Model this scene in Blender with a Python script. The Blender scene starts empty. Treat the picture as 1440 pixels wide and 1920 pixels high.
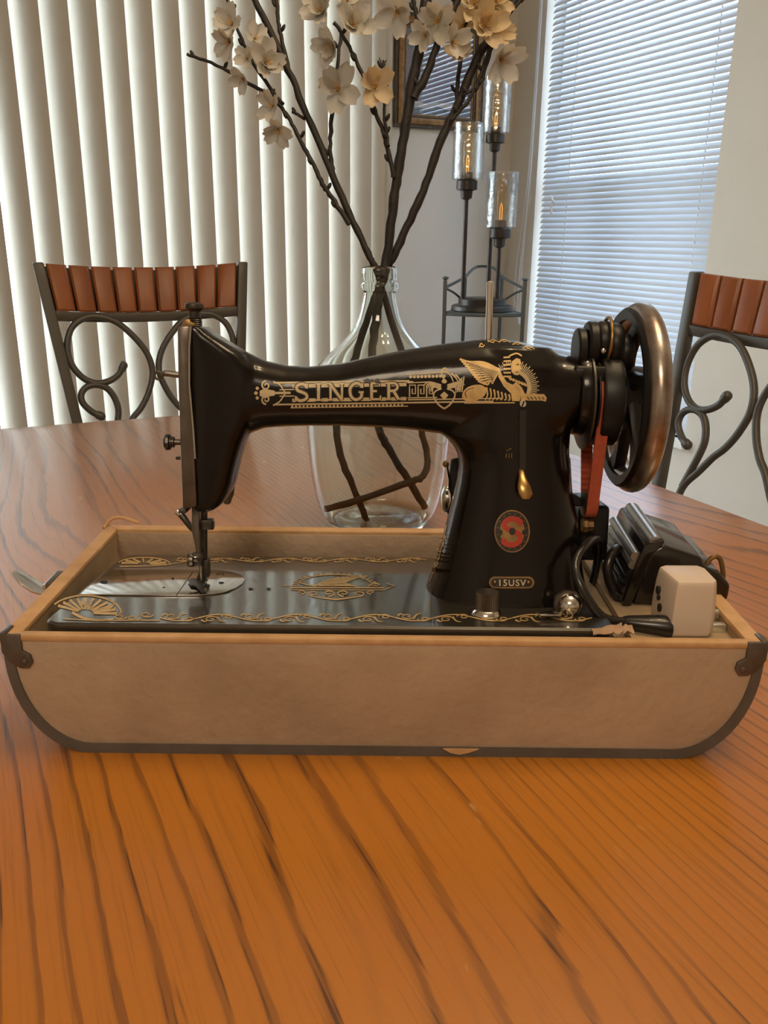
import bpy, bmesh, math, random
from math import sin, cos, tan, pi, radians, sqrt, atan2, hypot
from mathutils import Vector, Matrix
from mathutils.bvhtree import BVHTree
random.seed(7)
S = bpy.context.scene
COL = S.collection
# ------------------------------------------------------------------ camera
F = 1591.0; PITCH = radians(18.0); ROLL = radians(0.62); CAMZ = 1.087
RC = Matrix.Rotation(pi/2-PITCH, 4, 'X') @ Matrix.Rotation(ROLL, 4, 'Z')
CP = Vector((0, 0, CAMZ))
cd = bpy.data.cameras.new('camera'); cam = bpy.data.objects.new('camera', cd); COL.objects.link(cam)
cam.matrix_world = Matrix.Translation(CP) @ RC
cd.sensor_fit = 'HORIZONTAL'; cd.sensor_width = 36.0; cd.lens = F/1440*36; cd.clip_start = 0.02; cd.clip_end = 200
S.camera = cam
# ------------------------------------------------------------------ daylight (sky outside) and exposure
wd = bpy.data.worlds.new('daylight_sky'); S.world = wd; wd.use_nodes = True
bg = wd.node_tree.nodes['Background']; bg.inputs[0].default_value = (0.83, 0.93, 1.0, 1); bg.inputs[1].default_value = 8.5
S.view_settings.view_transform = 'Standard'; S.view_settings.look = 'None'
S.view_settings.gamma = 1.0; S.view_settings.exposure = 0.50; S.view_settings.use_curve_mapping = False
# the dining lamp hanging over the table, above the frame: five warm bulbs
LAMP_C = Vector((0.30, 0.62, 1.98)); BULB_W = 2.6
for k in range(5):
    ld = bpy.data.lights.new('ceiling_lamp_bulb', 'POINT'); ld.energy = BULB_W; ld.color = (1.0, 0.74, 0.44); ld.shadow_soft_size = 0.03
    lo = bpy.data.objects.new('ceiling_lamp_bulb', ld); COL.objects.link(lo)
    lo.location = LAMP_C + Vector((0.17*cos(k*2*pi/5), 0.17*sin(k*2*pi/5), 0))
# unseen warm fill light added behind the camera to brighten the case front
ld = bpy.data.lights.new('front_fill_light', 'AREA'); ld.energy = 20; ld.color = (1.0, 0.80, 0.58); ld.size = 0.8
lo = bpy.data.objects.new('front_fill_light', ld); COL.objects.link(lo); lo.location = (-0.4, -1.3, 2.38)

# ------------------------------------------------------------------ measuring helpers: a pixel seen on a known real plane
def ray(px, py):
    return (RC.to_3x3() @ Vector(((px-720)/F, -(py-960)/F, -1)))
def onplane(px, py, p0, n):
    d = ray(px, py); return CP + d*((Vector(p0)-CP).dot(n)/d.dot(n))
def aty(px, py, y): return onplane(px, py, (0, y, 0), Vector((0, 1, 0)))
def atz(px, py, z): return onplane(px, py, (0, 0, z), Vector((0, 0, 1)))
PSI = radians(25)
D1 = Vector((-sin(PSI), cos(PSI), 0)); D2 = Vector((cos(PSI), sin(PSI), 0)); UP = Vector((0, 0, 1))
def AB(a, b, z=0): return D2*a + D1*b + UP*z
def atb(px, py, b): return onplane(px, py, D1*b, D1)
def ata(px, py, a): return onplane(px, py, D2*a, D2)
ROOM = Matrix.Rotation(PSI, 4, 'Z')          # room frame: x = a (along back wall), y = b (along right wall)
RI = ROOM.inverted()

# ------------------------------------------------------------------ materials
MATS = {}
def nd(nt, t, **kw):
    n = nt.nodes.new(t)
    for k, v in kw.items(): setattr(n, k, v)
    return n
def mat(name, col, rough=0.5, metal=0.0, var=0.0, vscale=20.0, bump=0.0, bscale=60.0, coat=0.0, dark=None, trans=0.0, stretch=(1, 1, 1), spec=None, detail=5.0):
    m = bpy.data.materials.new(name); m.use_nodes = True; nt = m.node_tree; b = nt.nodes['Principled BSDF']
    c = tuple(col)+(1,) if len(col) == 3 else col
    b.inputs['Base Color'].default_value = c; b.inputs['Roughness'].default_value = rough; b.inputs['Metallic'].default_value = metal
    if coat: b.inputs['Coat Weight'].default_value = coat; b.inputs['Coat Roughness'].default_value = 0.08
    if spec is not None: b.inputs['Specular IOR Level'].default_value = spec
    tc = nd(nt, 'ShaderNodeTexCoord'); mp = nd(nt, 'ShaderNodeMapping'); mp.inputs['Scale'].default_value = stretch
    nt.links.new(tc.outputs['Object'], mp.inputs[0])
    if var > 0:
        n = nd(nt, 'ShaderNodeTexNoise'); n.inputs['Scale'].default_value = vscale; n.inputs['Detail'].default_value = detail
        nt.links.new(mp.outputs[0], n.inputs['Vector'])
        r = nd(nt, 'ShaderNodeValToRGB'); r.color_ramp.elements[0].position = 0.3; r.color_ramp.elements[1].position = 0.7
        d = dark if dark else tuple(x*(1-var) for x in c[:3])
        r.color_ramp.elements[0].color = tuple(d)+(1,); r.color_ramp.elements[1].color = c
        nt.links.new(n.outputs['Fac'], r.inputs[0]); nt.links.new(r.outputs[0], b.inputs['Base Color'])
    if bump > 0:
        n2 = nd(nt, 'ShaderNodeTexNoise'); n2.inputs['Scale'].default_value = bscale; n2.inputs['Detail'].default_value = 6
        nt.links.new(mp.outputs[0], n2.inputs['Vector'])
        bp = nd(nt, 'ShaderNodeBump'); bp.inputs['Strength'].default_value = bump; bp.inputs['Distance'].default_value = 0.002
        nt.links.new(n2.outputs['Fac'], bp.inputs['Height']); nt.links.new(bp.outputs[0], b.inputs['Normal'])
    if trans > 0:
        tr = nd(nt, 'ShaderNodeBsdfTranslucent'); tr.inputs[0].default_value = c
        mx = nd(nt, 'ShaderNodeMixShader'); mx.inputs[0].default_value = trans
        out = nt.nodes['Material Output']
        nt.links.new(b.outputs[0], mx.inputs[1]); nt.links.new(tr.outputs[0], mx.inputs[2]); nt.links.new(mx.outputs[0], out.inputs[0])
    MATS[name] = m; return m
def thin_glass(name, tint, gloss=0.08, rough=0.03, bump=0.0, bscale=80):
    m = bpy.data.materials.new(name); m.use_nodes = True; nt = m.node_tree; nt.nodes.remove(nt.nodes['Principled BSDF'])
    t = nd(nt, 'ShaderNodeBsdfTransparent'); t.inputs[0].default_value = tuple(tint)+(1,)
    g = nd(nt, 'ShaderNodeBsdfGlossy'); g.inputs['Roughness'].default_value = rough
    fr = nd(nt, 'ShaderNodeLayerWeight'); fr.inputs[0].default_value = 0.5
    pw = nd(nt, 'ShaderNodeMath', operation='POWER'); pw.inputs[1].default_value = 5.0; nt.links.new(fr.outputs['Facing'], pw.inputs[0])
    ad = nd(nt, 'ShaderNodeMath', operation='MULTIPLY_ADD'); ad.inputs[1].default_value = 0.9; ad.inputs[2].default_value = gloss+.04; nt.links.new(pw.outputs[0], ad.inputs[0])
    mx = nd(nt, 'ShaderNodeMixShader'); nt.links.new(ad.outputs[0], mx.inputs[0])
    nt.links.new(t.outputs[0], mx.inputs[1]); nt.links.new(g.outputs[0], mx.inputs[2])
    nt.links.new(mx.outputs[0], nt.nodes['Material Output'].inputs[0])
    if bump:
        n2 = nd(nt, 'ShaderNodeTexVoronoi'); n2.inputs['Scale'].default_value = bscale; tc = nd(nt, 'ShaderNodeTexCoord')
        nt.links.new(tc.outputs['Object'], n2.inputs['Vector'])
        bp = nd(nt, 'ShaderNodeBump'); bp.inputs['Strength'].default_value = bump; bp.inputs['Distance'].default_value = 0.004
        nt.links.new(n2.outputs['Distance'], bp.inputs['Height']); nt.links.new(bp.outputs[0], g.inputs['Normal']); nt.links.new(bp.outputs[0], fr.inputs['Normal'])
    MATS[name] = m; return m

def oak(name, light, mid, dark, band=58.0, amp=5.5, rough=0.22):
    """oak board seen flat: growth-ring lines along local y, cathedral arches from a low-frequency warp, short dark pores"""
    m = bpy.data.materials.new(name); m.use_nodes = True; nt = m.node_tree; b = nt.nodes['Principled BSDF']; L = nt.links.new
    tc = nd(nt, 'ShaderNodeTexCoord')
    def noise(scale, sc, detail=3.0, rough_=0.5, loc=(0, 0, 0)):
        mp = nd(nt, 'ShaderNodeMapping'); mp.inputs['Scale'].default_value = sc; mp.inputs['Location'].default_value = loc
        L(tc.outputs['Object'], mp.inputs[0]); n = nd(nt, 'ShaderNodeTexNoise'); n.inputs['Scale'].default_value = scale
        n.inputs['Detail'].default_value = detail; n.inputs['Roughness'].default_value = rough_; L(mp.outputs[0], n.inputs['Vector']); return n
    def M(op, a, b_=None, c_=None):
        n = nd(nt, 'ShaderNodeMath', operation=op)
        for i, q in enumerate((a, b_, c_)):
            if q is None: continue
            if isinstance(q, (int, float)): n.inputs[i].default_value = q
            else: L(q, n.inputs[i])
        return n.outputs[0]
    sx = nd(nt, 'ShaderNodeSeparateXYZ'); L(tc.outputs['Object'], sx.inputs[0])
    warp = noise(1.0, (2.6, 0.55, 1), 1.5, 0.45, (3.1, 1.7, 0))
    fine = noise(1.0, (26, 3.2, 1), 3.0, 0.5)
    jag = noise(1.0, (170, 14.0, 1), 2.0, 0.6)
    ph = M('MULTIPLY', sx.outputs[0], band)
    ph = M('MULTIPLY_ADD', warp.outputs['Fac'], amp*6.0, ph)
    ph = M('MULTIPLY_ADD', fine.outputs['Fac'], 0.95, ph)
    ph = M('MULTIPLY_ADD', jag.outputs['Fac'], 0.30, ph)
    fr = M('FRACT', ph)
    ramp = nd(nt, 'ShaderNodeValToRGB'); cr = ramp.color_ramp
    cr.elements[0].position = 0.0; cr.elements[0].color = (0, 0, 0, 1); cr.elements[1].position = 1.0; cr.elements[1].color = (0, 0, 0, 1)
    for p, v in ((0.30, 0.0), (0.38, 0.22), (0.46, 0.0), (0.66, 0.03), (0.77, 0.35), (0.84, 0.95), (0.94, 0.90), (0.985, 0.1)):
        e = cr.elements.new(p); e.color = (v, v, v, 1)
    L(fr, ramp.inputs[0])
    pores = noise(1.0, (480, 11.0, 1), 2.0, 0.5)
    pr = nd(nt, 'ShaderNodeValToRGB'); pr.color_ramp.elements[0].position = 0.56; pr.color_ramp.elements[1].position = 0.70; L(pores.outputs['Fac'], pr.inputs[0])
    line = M('MULTIPLY', ramp.outputs[0], M('MULTIPLY_ADD', pr.outputs[0], 0.40, 0.66))
    modl = noise(1.0, (7, 1.2, 1), 2.0)
    mr = nd(nt, 'ShaderNodeMapRange'); mr.inputs[1].default_value = 0.36; mr.inputs[2].default_value = 0.58; mr.inputs[3].default_value = 0.35; mr.inputs[4].default_value = 1.0
    L(modl.outputs['Fac'], mr.inputs[0]); line = M('MULTIPLY', line, mr.outputs[0])
    tot = M('ADD', line, M('MULTIPLY', pr.outputs[0], 0.22)); 
    broad = noise(1.0, (6, 1.5, 1), 3.0, 0.5, (9, 2, 0))
    mixA = nd(nt, 'ShaderNodeMix', data_type='RGBA'); mixA.inputs[6].default_value = tuple(mid)+(1,); mixA.inputs[7].default_value = tuple(light)+(1,); L(broad.outputs['Fac'], mixA.inputs[0])
    mixB = nd(nt, 'ShaderNodeMix', data_type='RGBA'); mixB.inputs[7].default_value = tuple(dark)+(1,); L(mixA.outputs[2], mixB.inputs[6]); L(tot, mixB.inputs[0])
    # worn flecks where the varnish is scuffed
    sc = noise(1.0, (42, 16, 1), 3.0, 0.6, (5, 8, 0)); sr = nd(nt, 'ShaderNodeValToRGB'); sr.color_ramp.elements[0].position = 0.70; sr.color_ramp.elements[1].position = 0.74; L(sc.outputs['Fac'], sr.inputs[0])
    mixC = nd(nt, 'ShaderNodeMix', data_type='RGBA'); mixC.inputs[7].default_value = (0.60, 0.34, 0.13, 1); L(mixB.outputs[2], mixC.inputs[6]); L(M('MULTIPLY', sr.outputs[0], 0.7), mixC.inputs[0])
    L(mixC.outputs[2], b.inputs['Base Color'])
    b.inputs['Roughness'].default_value = rough+.12; b.inputs['Coat Weight'].default_value = 0.7; b.inputs['Coat Roughness'].default_value = rough
    bp = nd(nt, 'ShaderNodeBump'); bp.inputs['Strength'].default_value = 0.16; bp.inputs['Distance'].default_value = 0.0006; bp.invert = True
    L(tot, bp.inputs['Height']); L(bp.outputs[0], b.inputs['Normal'])
    MATS[name] = m; return m

oak('table_oak', (0.52, 0.20, 0.016), (0.40, 0.128, 0.008), (0.082, 0.027, 0.006))
mat('wall_paint', (0.68, 0.635, 0.565), 0.85, bump=0.25, bscale=220)
mat('ceiling_paint', (0.80, 0.77, 0.72), 0.9)
mat('floor_tile', (0.45, 0.36, 0.27), 0.5, var=0.2, vscale=6)
mat('ground', (0.42, 0.40, 0.36), 0.9, var=0.2, vscale=2)
mat('vane', (0.60, 0.575, 0.525), 0.5, trans=0.05)
mat('vinyl_white', (0.62, 0.645, 0.69), 0.4, trans=0.06)
mat('frame_white', (0.80, 0.79, 0.76), 0.45)
thin_glass('pane_glass', (0.95, 0.97, 0.97), 0.0)
thin_glass('dimming_glass', (0.645, 0.69, 0.74), 0.0)  # blue-grey tint added to dim and cool the daylight behind the mini blind
mat('black_japan', (0.0065, 0.0048, 0.0042), 0.20, coat=0.2, bump=0.04, bscale=300, spec=0.28)
mat('bed_japan', (0.030, 0.027, 0.022), 0.34, coat=1.0, var=0.3, vscale=40, spec=0.7)
mat('gold_print', (0.72, 0.50, 0.22), 0.45, 0.35, var=0.25, vscale=180)
mat('pale_gold_print', (0.66, 0.54, 0.33), 0.5, 0.15, var=0.25, vscale=150)
mat('black_print', (0.018, 0.014, 0.012), 0.4)
mat('red_enamel', (0.42, 0.035, 0.02), 0.35)
mat('brass', (0.58, 0.36, 0.13), 0.32, 0.9, var=0.4, vscale=120)
mat('old_brass', (0.36, 0.22, 0.09), 0.4, 0.8, var=0.4, vscale=120)
mat('chrome', (0.72, 0.70, 0.67), 0.16, 1.0, bump=0.04, bscale=150)
mat('plate_steel', (0.74, 0.72, 0.69), 0.13, 1.0, var=0.15, vscale=60)
mat('dull_steel', (0.19, 0.165, 0.145), 0.34, 0.9, var=0.3, vscale=80)
mat('dark_steel', (0.10, 0.088, 0.078), 0.38, 0.8, var=0.3, vscale=90)
mat('worn_rim', (0.50, 0.47, 0.45), 0.28, 0.9, var=0.8, vscale=48, dark=(0.22, 0.15, 0.115), stretch=(1, 1, 1), bump=0.1, bscale=120, detail=8)
mat('wheel_black', (0.007, 0.007, 0.008), 0.40, spec=0.35)
mat('belt_red', (0.50, 0.10, 0.05), 0.6, var=0.25, vscale=150)
mat('black_plastic', (0.014, 0.013, 0.013), 0.34)
mat('cord_rubber', (0.014, 0.012, 0.011), 0.30, coat=0.2)
mat('pedal_black', (0.010, 0.008, 0.0075), 0.22, coat=0.5, bump=0.05, bscale=40)
mat('pedal_sheen', (0.34, 0.335, 0.32), 0.24, 0.75, var=0.25, vscale=60)  # paler metal: window reflection put into the colour of the upper ribs
mat('adapter_white', (0.72, 0.60, 0.50), 0.42, var=0.08, vscale=30)
mat('hole_dark', (0.02, 0.018, 0.016), 0.8)
mat('pin_metal', (0.75, 0.78, 0.70), 0.25, 0.8)
mat('leatherette', (0.50, 0.375, 0.27), 0.62, var=0.35, vscale=10, dark=(0.35, 0.25, 0.17), bump=0.55, bscale=110, detail=9)
for e_, q_ in zip([n for n in MATS['leatherette'].node_tree.nodes if n.type == 'VALTORGB'][0].color_ramp.elements, (0.30, 0.62)): e_.position = q_
mat('rim_paper', (0.66, 0.42, 0.22), 0.6, var=0.35, vscale=45, dark=(0.50, 0.29, 0.135), bump=0.4, bscale=130)
mat('case_inner', (0.46, 0.34, 0.21), 0.7, var=0.25, vscale=25)
mat('case_trim', (0.12, 0.105, 0.092), 0.5, var=0.25, vscale=50, bump=0.15, bscale=200)
mat('bracket_metal', (0.16, 0.135, 0.115), 0.5, 0.6, var=0.3, vscale=100)
mat('paper_scrap', (0.50, 0.33, 0.22), 0.9, var=0.3, vscale=150, bump=0.4, bscale=250)
mat('bark', (0.014, 0.0115, 0.011), 0.62, var=0.4, vscale=90, bump=0.4, bscale=180)
mat('petal', (0.78, 0.765, 0.72), 0.6, trans=0.50, var=0.12, vscale=30)
mat('petal_cream', (0.84, 0.73, 0.54), 0.6, trans=0.50, var=0.15, vscale=30)
mat('stamen', (0.80, 0.52, 0.18), 0.6)
mat('calyx', (0.20, 0.15, 0.06), 0.7)
mat('iron', (0.098, 0.095, 0.090), 0.45, 0.35, bump=0.1, bscale=150)
mat('iron_green', (0.085, 0.095, 0.090), 0.45, 0.35, bump=0.1, bscale=150)
mat('chair_wood', (0.33, 0.105, 0.032), 0.38, var=0.3, vscale=10, stretch=(6, 1, 1))
mat('seat_fabric', (0.28, 0.20, 0.13), 0.9)
mat('bronze', (0.055, 0.048, 0.044), 0.38, 0.7)
mat('frame_gold', (0.34, 0.19, 0.07), 0.4, 0.4, var=0.5, vscale=60)
mat('frame_dark', (0.11, 0.085, 0.06), 0.5, 0.2, var=0.5, vscale=50)
mat('cord_white', (0.85, 0.86, 0.88), 0.6, trans=0.45)
thin_glass('shade_glass', (0.95, 0.96, 0.96), 0.10, 0.12, bump=0.3, bscale=70)
thin_glass('picture_glass', (0.97, 0.97, 0.97), 0.05, 0.02)
# bulb: amber glass with a glowing filament
thin_glass('bulb_amber', (0.97, 0.84, 0.62), 0.03, 0.03)
mf = bpy.data.materials.new('filament'); mf.use_nodes = True; e_ = mf.node_tree.nodes['Principled BSDF']
e_.inputs['Base Color'].default_value = (0.9, 0.5, 0.2, 1); e_.inputs['Emission Color'].default_value = (1.0, 0.45, 0.12, 1); e_.inputs['Emission Strength'].default_value = 1.3; MATS['filament'] = mf
# real bottle glass
mg = bpy.data.materials.new('bottle_glass'); mg.use_nodes = True; q_ = mg.node_tree.nodes['Principled BSDF']
q_.inputs['Base Color'].default_value = (0.93, 0.985, 0.965, 1); q_.inputs['Roughness'].default_value = 0.0; q_.inputs['IOR'].default_value = 1.45; q_.inputs['Transmission Weight'].default_value = 1.0; MATS['bottle_glass'] = mg
# the framed print: dusky roofs over a blue foreground
mpn = bpy.data.materials.new('roof_print'); mpn.use_nodes = True; nt = mpn.node_tree; tc = nd(nt, 'ShaderNodeTexCoord'); sx = nd(nt, 'ShaderNodeSeparateXYZ'); nt.links.new(tc.outputs['Object'], sx.inputs[0])
nz = nd(nt, 'ShaderNodeTexNoise'); nz.inputs['Scale'].default_value = 18; nt.links.new(tc.outputs['Object'], nz.inputs['Vector'])
ma = nd(nt, 'ShaderNodeMath', operation='MULTIPLY_ADD'); ma.inputs[1].default_value = 0.03; nt.links.new(nz.outputs['Fac'], ma.inputs[0]); nt.links.new(sx.outputs[2], ma.inputs[2])
rp = nd(nt, 'ShaderNodeValToRGB'); rp.color_ramp.interpolation = 'CONSTANT'
rp.color_ramp.elements[0].color = (0.045, 0.06, 0.085, 1); rp.color_ramp.elements[1].position = 0.085; rp.color_ramp.elements[1].color = (0.50, 0.47, 0.44, 1)
for p, c in ((0.098, (0.15, 0.10, 0.145, 1)), (0.21, (0.19, 0.12, 0.15, 1)), (0.27, (0.10, 0.12, 0.15, 1))):
    e = rp.color_ramp.elements.new(p); e.color = c
nt.links.new(ma.outputs[0], rp.inputs[0]); nt.links.new(rp.outputs[0], nt.nodes['Principled BSDF'].inputs['Base Color']); MATS['roof_print'] = mpn

# ------------------------------------------------------------------ mesh helpers
class MB:
    def __init__(s): s.v = []; s.f = []
    def add(s, vs, fs):
        o = len(s.v); s.v += [Vector(p) for p in vs]; s.f += [tuple(i+o for i in f) for f in fs]; return s
    def box(s, c, d, R=None):
        hx, hy, hz = d[0]/2, d[1]/2, d[2]/2
        vs = [Vector((x, y, z)) for x in (-hx, hx) for y in (-hy, hy) for z in (-hz, hz)]
        if R is not None: vs = [R @ p for p in vs]
        c = Vector(c)
        return s.add([p+c for p in vs], [(0, 1, 3, 2), (4, 6, 7, 5), (0, 4, 5, 1), (2, 3, 7, 6), (0, 2, 6, 4), (1, 5, 7, 3)])
    def tube(s, path, r, n=8, flat=1.0, caps=True, closed=False):
        P = [Vector(p) for p in path]; m = len(P)
        rr = r if isinstance(r, (list, tuple)) else [r]*m
        vs = []; fs = []; up = None
        for i in range(m):
            if closed: t = P[(i+1) % m]-P[i-1]
            else: t = P[min(i+1, m-1)]-P[max(i-1, 0)]
            t = t.normalized() if t.length > 1e-9 else Vector((0, 0, 1))
            if up is None:
                up = Vector((0, 0, 1)) if abs(t.z) < 0.9 else Vector((1, 0, 0))
            a = t.cross(up)
            if a.length < 1e-6: a = t.cross(Vector((0, 1, 0)))
            a.normalize(); bb = a.cross(t).normalized(); up = bb
            for k in range(n):
                an = 2*pi*k/n; vs.append(P[i]+a*(cos(an)*rr[i])+bb*(sin(an)*rr[i]*flat))
        mm = m if closed else m-1
        for i in range(mm):
            for k in range(n):
                j = (i+1) % m; k2 = (k+1) % n; fs.append((i*n+k, i*n+k2, j*n+k2, j*n+k))
        if caps and not closed: fs.append(tuple(range(n-1, -1, -1))); fs.append(tuple((m-1)*n+k for k in range(n)))
        return s.add(vs, fs)
    def lathe(s, prof, n=24, o=(0, 0, 0), ax='Z', R=None, caps=True):
        o = Vector(o); vs = []; fs = []
        for r, h in prof:
            for k in range(n):
                an = 2*pi*k/n; c, sn = cos(an)*r, sin(an)*r
                p = {'Z': Vector((c, sn, h)), 'X': Vector((h, c, sn)), 'Y': Vector((sn, h, c))}[ax]
                if R is not None: p = R @ p
                vs.append(p+o)
        m = len(prof)
        for i in range(m-1):
            for k in range(n):
                k2 = (k+1) % n; fs.append((i*n+k, i*n+k2, (i+1)*n+k2, (i+1)*n+k))
        if caps: fs.append(tuple(range(n-1, -1, -1))); fs.append(tuple((m-1)*n+k for k in range(n)))
        return s.add(vs, fs)
    def prism(s, poly, d):
        """poly: list of 3D points (planar); d: extrusion vector"""
        n = len(poly); d = Vector(d); P = [Vector(p) for p in poly]
        return s.add(P+[p+d for p in P], [tuple(range(n-1, -1, -1)), tuple(range(n, 2*n))]+[(i, (i+1) % n, n+(i+1) % n, n+i) for i in range(n)])
    def sections(s, secs, caps=True, closed_ring=True):
        n = len(secs[0]); vs = [p for q in secs for p in q]; fs = []
        for i in range(len(secs)-1):
            for k in range(n if closed_ring else n-1):
                k2 = (k+1) % n; fs.append((i*n+k, i*n+k2, (i+1)*n+k2, (i+1)*n+k))
        if caps: fs.append(tuple(range(n-1, -1, -1))); fs.append(tuple((len(secs)-1)*n+k for k in range(n)))
        return s.add(vs, fs)
    def ball(s, c, r, n=10, m=6, sc=(1, 1, 1), R=None):
        c = Vector(c); prof = [(sin(pi*i/m), -cos(pi*i/m)) for i in range(m+1)]
        vs = []; fs = []
        for pr, h in prof:
            for k in range(n):
                p = Vector((max(pr, 1e-4)*cos(2*pi*k/n)*sc[0], max(pr, 1e-4)*sin(2*pi*k/n)*sc[1], h*sc[2]))*r
                if R is not None: p = R @ p
                vs.append(p+c)
        for i in range(m):
            for k in range(n):
                k2 = (k+1) % n; fs.append((i*n+k, i*n+k2, (i+1)*n+k2, (i+1)*n+k))
        return s.add(vs, fs)
    def mesh(s, name, smooth=True, angle=38, bevel=0.0, bseg=2, weld=True):
        bm = bmesh.new(); V = [bm.verts.new(p) for p in s.v]
        for f in s.f:
            try: bm.faces.new([V[i] for i in f])
            except ValueError: pass
        if weld: bmesh.ops.remove_doubles(bm, verts=bm.verts, dist=1e-6)
        bmesh.ops.recalc_face_normals(bm, faces=bm.faces)
        if bevel > 0:
            es = [e for e in bm.edges if len(e.link_faces) == 2 and e.calc_face_angle(0) > radians(30)]
            bmesh.ops.bevel(bm, geom=es, offset=bevel, segments=bseg, affect='EDGES', profile=0.5, clamp_overlap=True)
        me = bpy.data.meshes.new(name); bm.to_mesh(me); bm.free()
        if smooth:
            me.shade_smooth(); me.set_sharp_from_angle(angle=radians(angle))
        return me
    def build(s, name, m, parent=None, world=False, **kw):
        if world and parent is not None:
            I = MW[parent.name].inverted(); s.v = [I @ p for p in s.v]
        me = s.mesh(name, **kw); return link(name, me, m, parent)
MW = {}
def link(name, me, m, parent=None):
    o = bpy.data.objects.new(name, me); COL.objects.link(o)
    if m is not None and len(me.materials) == 0: me.materials.append(MATS[m])
    if parent is not None:
        o.parent = parent; MW[o.name] = MW[parent.name]
    else: MW[o.name] = Matrix()
    return o
def thing(name, label, cat, M=None, group=None, kind=None):
    o = bpy.data.objects.new(name, None); COL.objects.link(o); M = M or Matrix()
    o.matrix_world = M; o.empty_display_size = 0.02; MW[o.name] = M.copy()
    o['label'] = label; o['category'] = cat
    if group: o['group'] = group
    if kind: o['kind'] = kind
    return o
def struct(name, mb, m, parent=None, M=None, **kw):
    o = mb.build(name, m, parent, **kw)
    if parent is None:
        o['kind'] = 'structure'
        if M is not None: o.matrix_world = M; MW[o.name] = M
    return o
def cr(pts, k=6, closed=False):
    """Catmull-Rom through points (any dimension Vector)"""
    P = [Vector(p) for p in pts]; n = len(P); out = []
    rng = n if closed else n-1
    for i in range(rng):
        if closed: p0, p1, p2, p3 = P[i-1], P[i], P[(i+1) % n], P[(i+2) % n]
        else: p0, p1, p2, p3 = P[max(i-1, 0)], P[i], P[i+1], P[min(i+2, n-1)]
        for j in range(k):
            t = j/k; out.append(0.5*((2*p1)+(p2-p0)*t+(2*p0-5*p1+4*p2-p3)*t*t+(3*p1-p0-3*p2+p3)*t**3))
    if not closed: out.append(P[-1])
    return out
def lerp_tab(tab, x):
    if x <= tab[0][0]: return tab[0][1]
    for (a, va), (b, vb) in zip(tab, tab[1:]):
        if x <= b: return va+(vb-va)*(x-a)/(b-a)
    return tab[-1][1]

# ================================================================== THE ROOM (room frame a, b, z)
A_R, B_B, H = 1.92, 3.0, 2.45
A_L, B_F = -2.4, -2.6
DOOR = (-0.75, 1.27, 0.04, 2.10)            # sliding door opening in the back wall: a0, a1, z0, z1
WIN = (1.93, 2.815, 0.50, 2.08)              # window opening in the right wall: b0, b1, z0, z1
W_T = 0.14
mb = MB(); mb.box(((A_L+A_R)/2, (B_B+B_F)/2, -0.03), (A_R-A_L+.3, B_B-B_F+.3, 0.06)); struct('floor', mb, 'floor_tile', M=ROOM)
mb = MB(); mb.box(((A_L+A_R)/2, (B_B+B_F)/2, H+.03), (A_R-A_L+.3, B_B-B_F+.3, 0.06)); struct('ceiling', mb, 'ceiling_paint', M=ROOM)
def holed_wall(name, axis, c0, c1, pos, hole):
    mb = MB(); h0, h1, z0, z1 = hole
    for (u0, u1, w0, w1) in ((c0, h0, 0, H), (h1, c1, 0, H), (h0, h1, 0, z0), (h0, h1, z1, H)):
        if u1-u0 < 1e-4 or w1-w0 < 1e-4: continue
        if axis == 'a': mb.box(((u0+u1)/2, pos+W_T/2, (w0+w1)/2), (u1-u0, W_T, w1-w0))
        else: mb.box((pos+W_T/2, (u0+u1)/2, (w0+w1)/2), (W_T, u1-u0, w1-w0))
    return struct(name, mb, 'wall_paint', M=ROOM, smooth=False)
holed_wall('wall_back', 'a', A_L, A_R+W_T, B_B, DOOR)
holed_wall('wall_right', 'b', B_F, B_B, A_R, WIN)
mb = MB(); mb.box((A_L-W_T/2, (B_B+B_F)/2, H/2), (W_T, B_B-B_F+.2, H)); struct('wall_left', mb, 'wall_paint', M=ROOM)
mb = MB(); mb.box(((A_L+A_R)/2, B_F-W_T/2, H/2), (A_R-A_L+.2, W_T, H)); struct('wall_front', mb, 'wall_paint', M=ROOM)
mb = MB(); mb.box(((DOOR[1]+A_R)/2, B_B-.006, .045), (A_R-DOOR[1], .012, .09)); struct('baseboard_back', mb, 'frame_white', M=ROOM)
mb = MB(); mb.box((A_R-.006, (B_F+B_B)/2, .045), (.012, B_B-B_F-.02, .09)); struct('baseboard_right', mb, 'frame_white', M=ROOM)
mb = MB(); mb.box((0, 0, -.25), (60, 60, .1)); g = struct('ground_outside', mb, 'ground')

# sliding glass door
d1 = thing('door_1', 'sliding glass patio door behind the vertical blinds', 'door', ROOM.copy(), kind='structure')
a0, a1, z0, z1 = DOOR; yb = B_B+.09
mb = MB()
for c, d in (((a0+.03, yb, (z0+z1)/2), (.06, .06, z1-z0)), ((a1-.03, yb, (z0+z1)/2), (.06, .06, z1-z0)), (((a0+a1)/2, yb, z1-.03), (a1-a0, .06, .06)), (((a0+a1)/2, yb, z0+.03), (a1-a0, .06, .06))): mb.box(c, d)
mb.build('door_frame', 'frame_white', d1)
am = (a0+a1)/2; mb = MB(); mb.box((am, yb, (z0+z1)/2), (.07, .05, z1-z0-.1)); mb.build('meeting_stile', 'frame_white', d1)
for x0, x1 in ((a0+.06, am-.035), (am+.035, a1-.06)):
    mb = MB(); mb.box(((x0+x1)/2, yb, (z0+z1)/2), (x1-x0, .006, z1-z0-.12)); mb.build('pane', 'pane_glass', d1)
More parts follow.
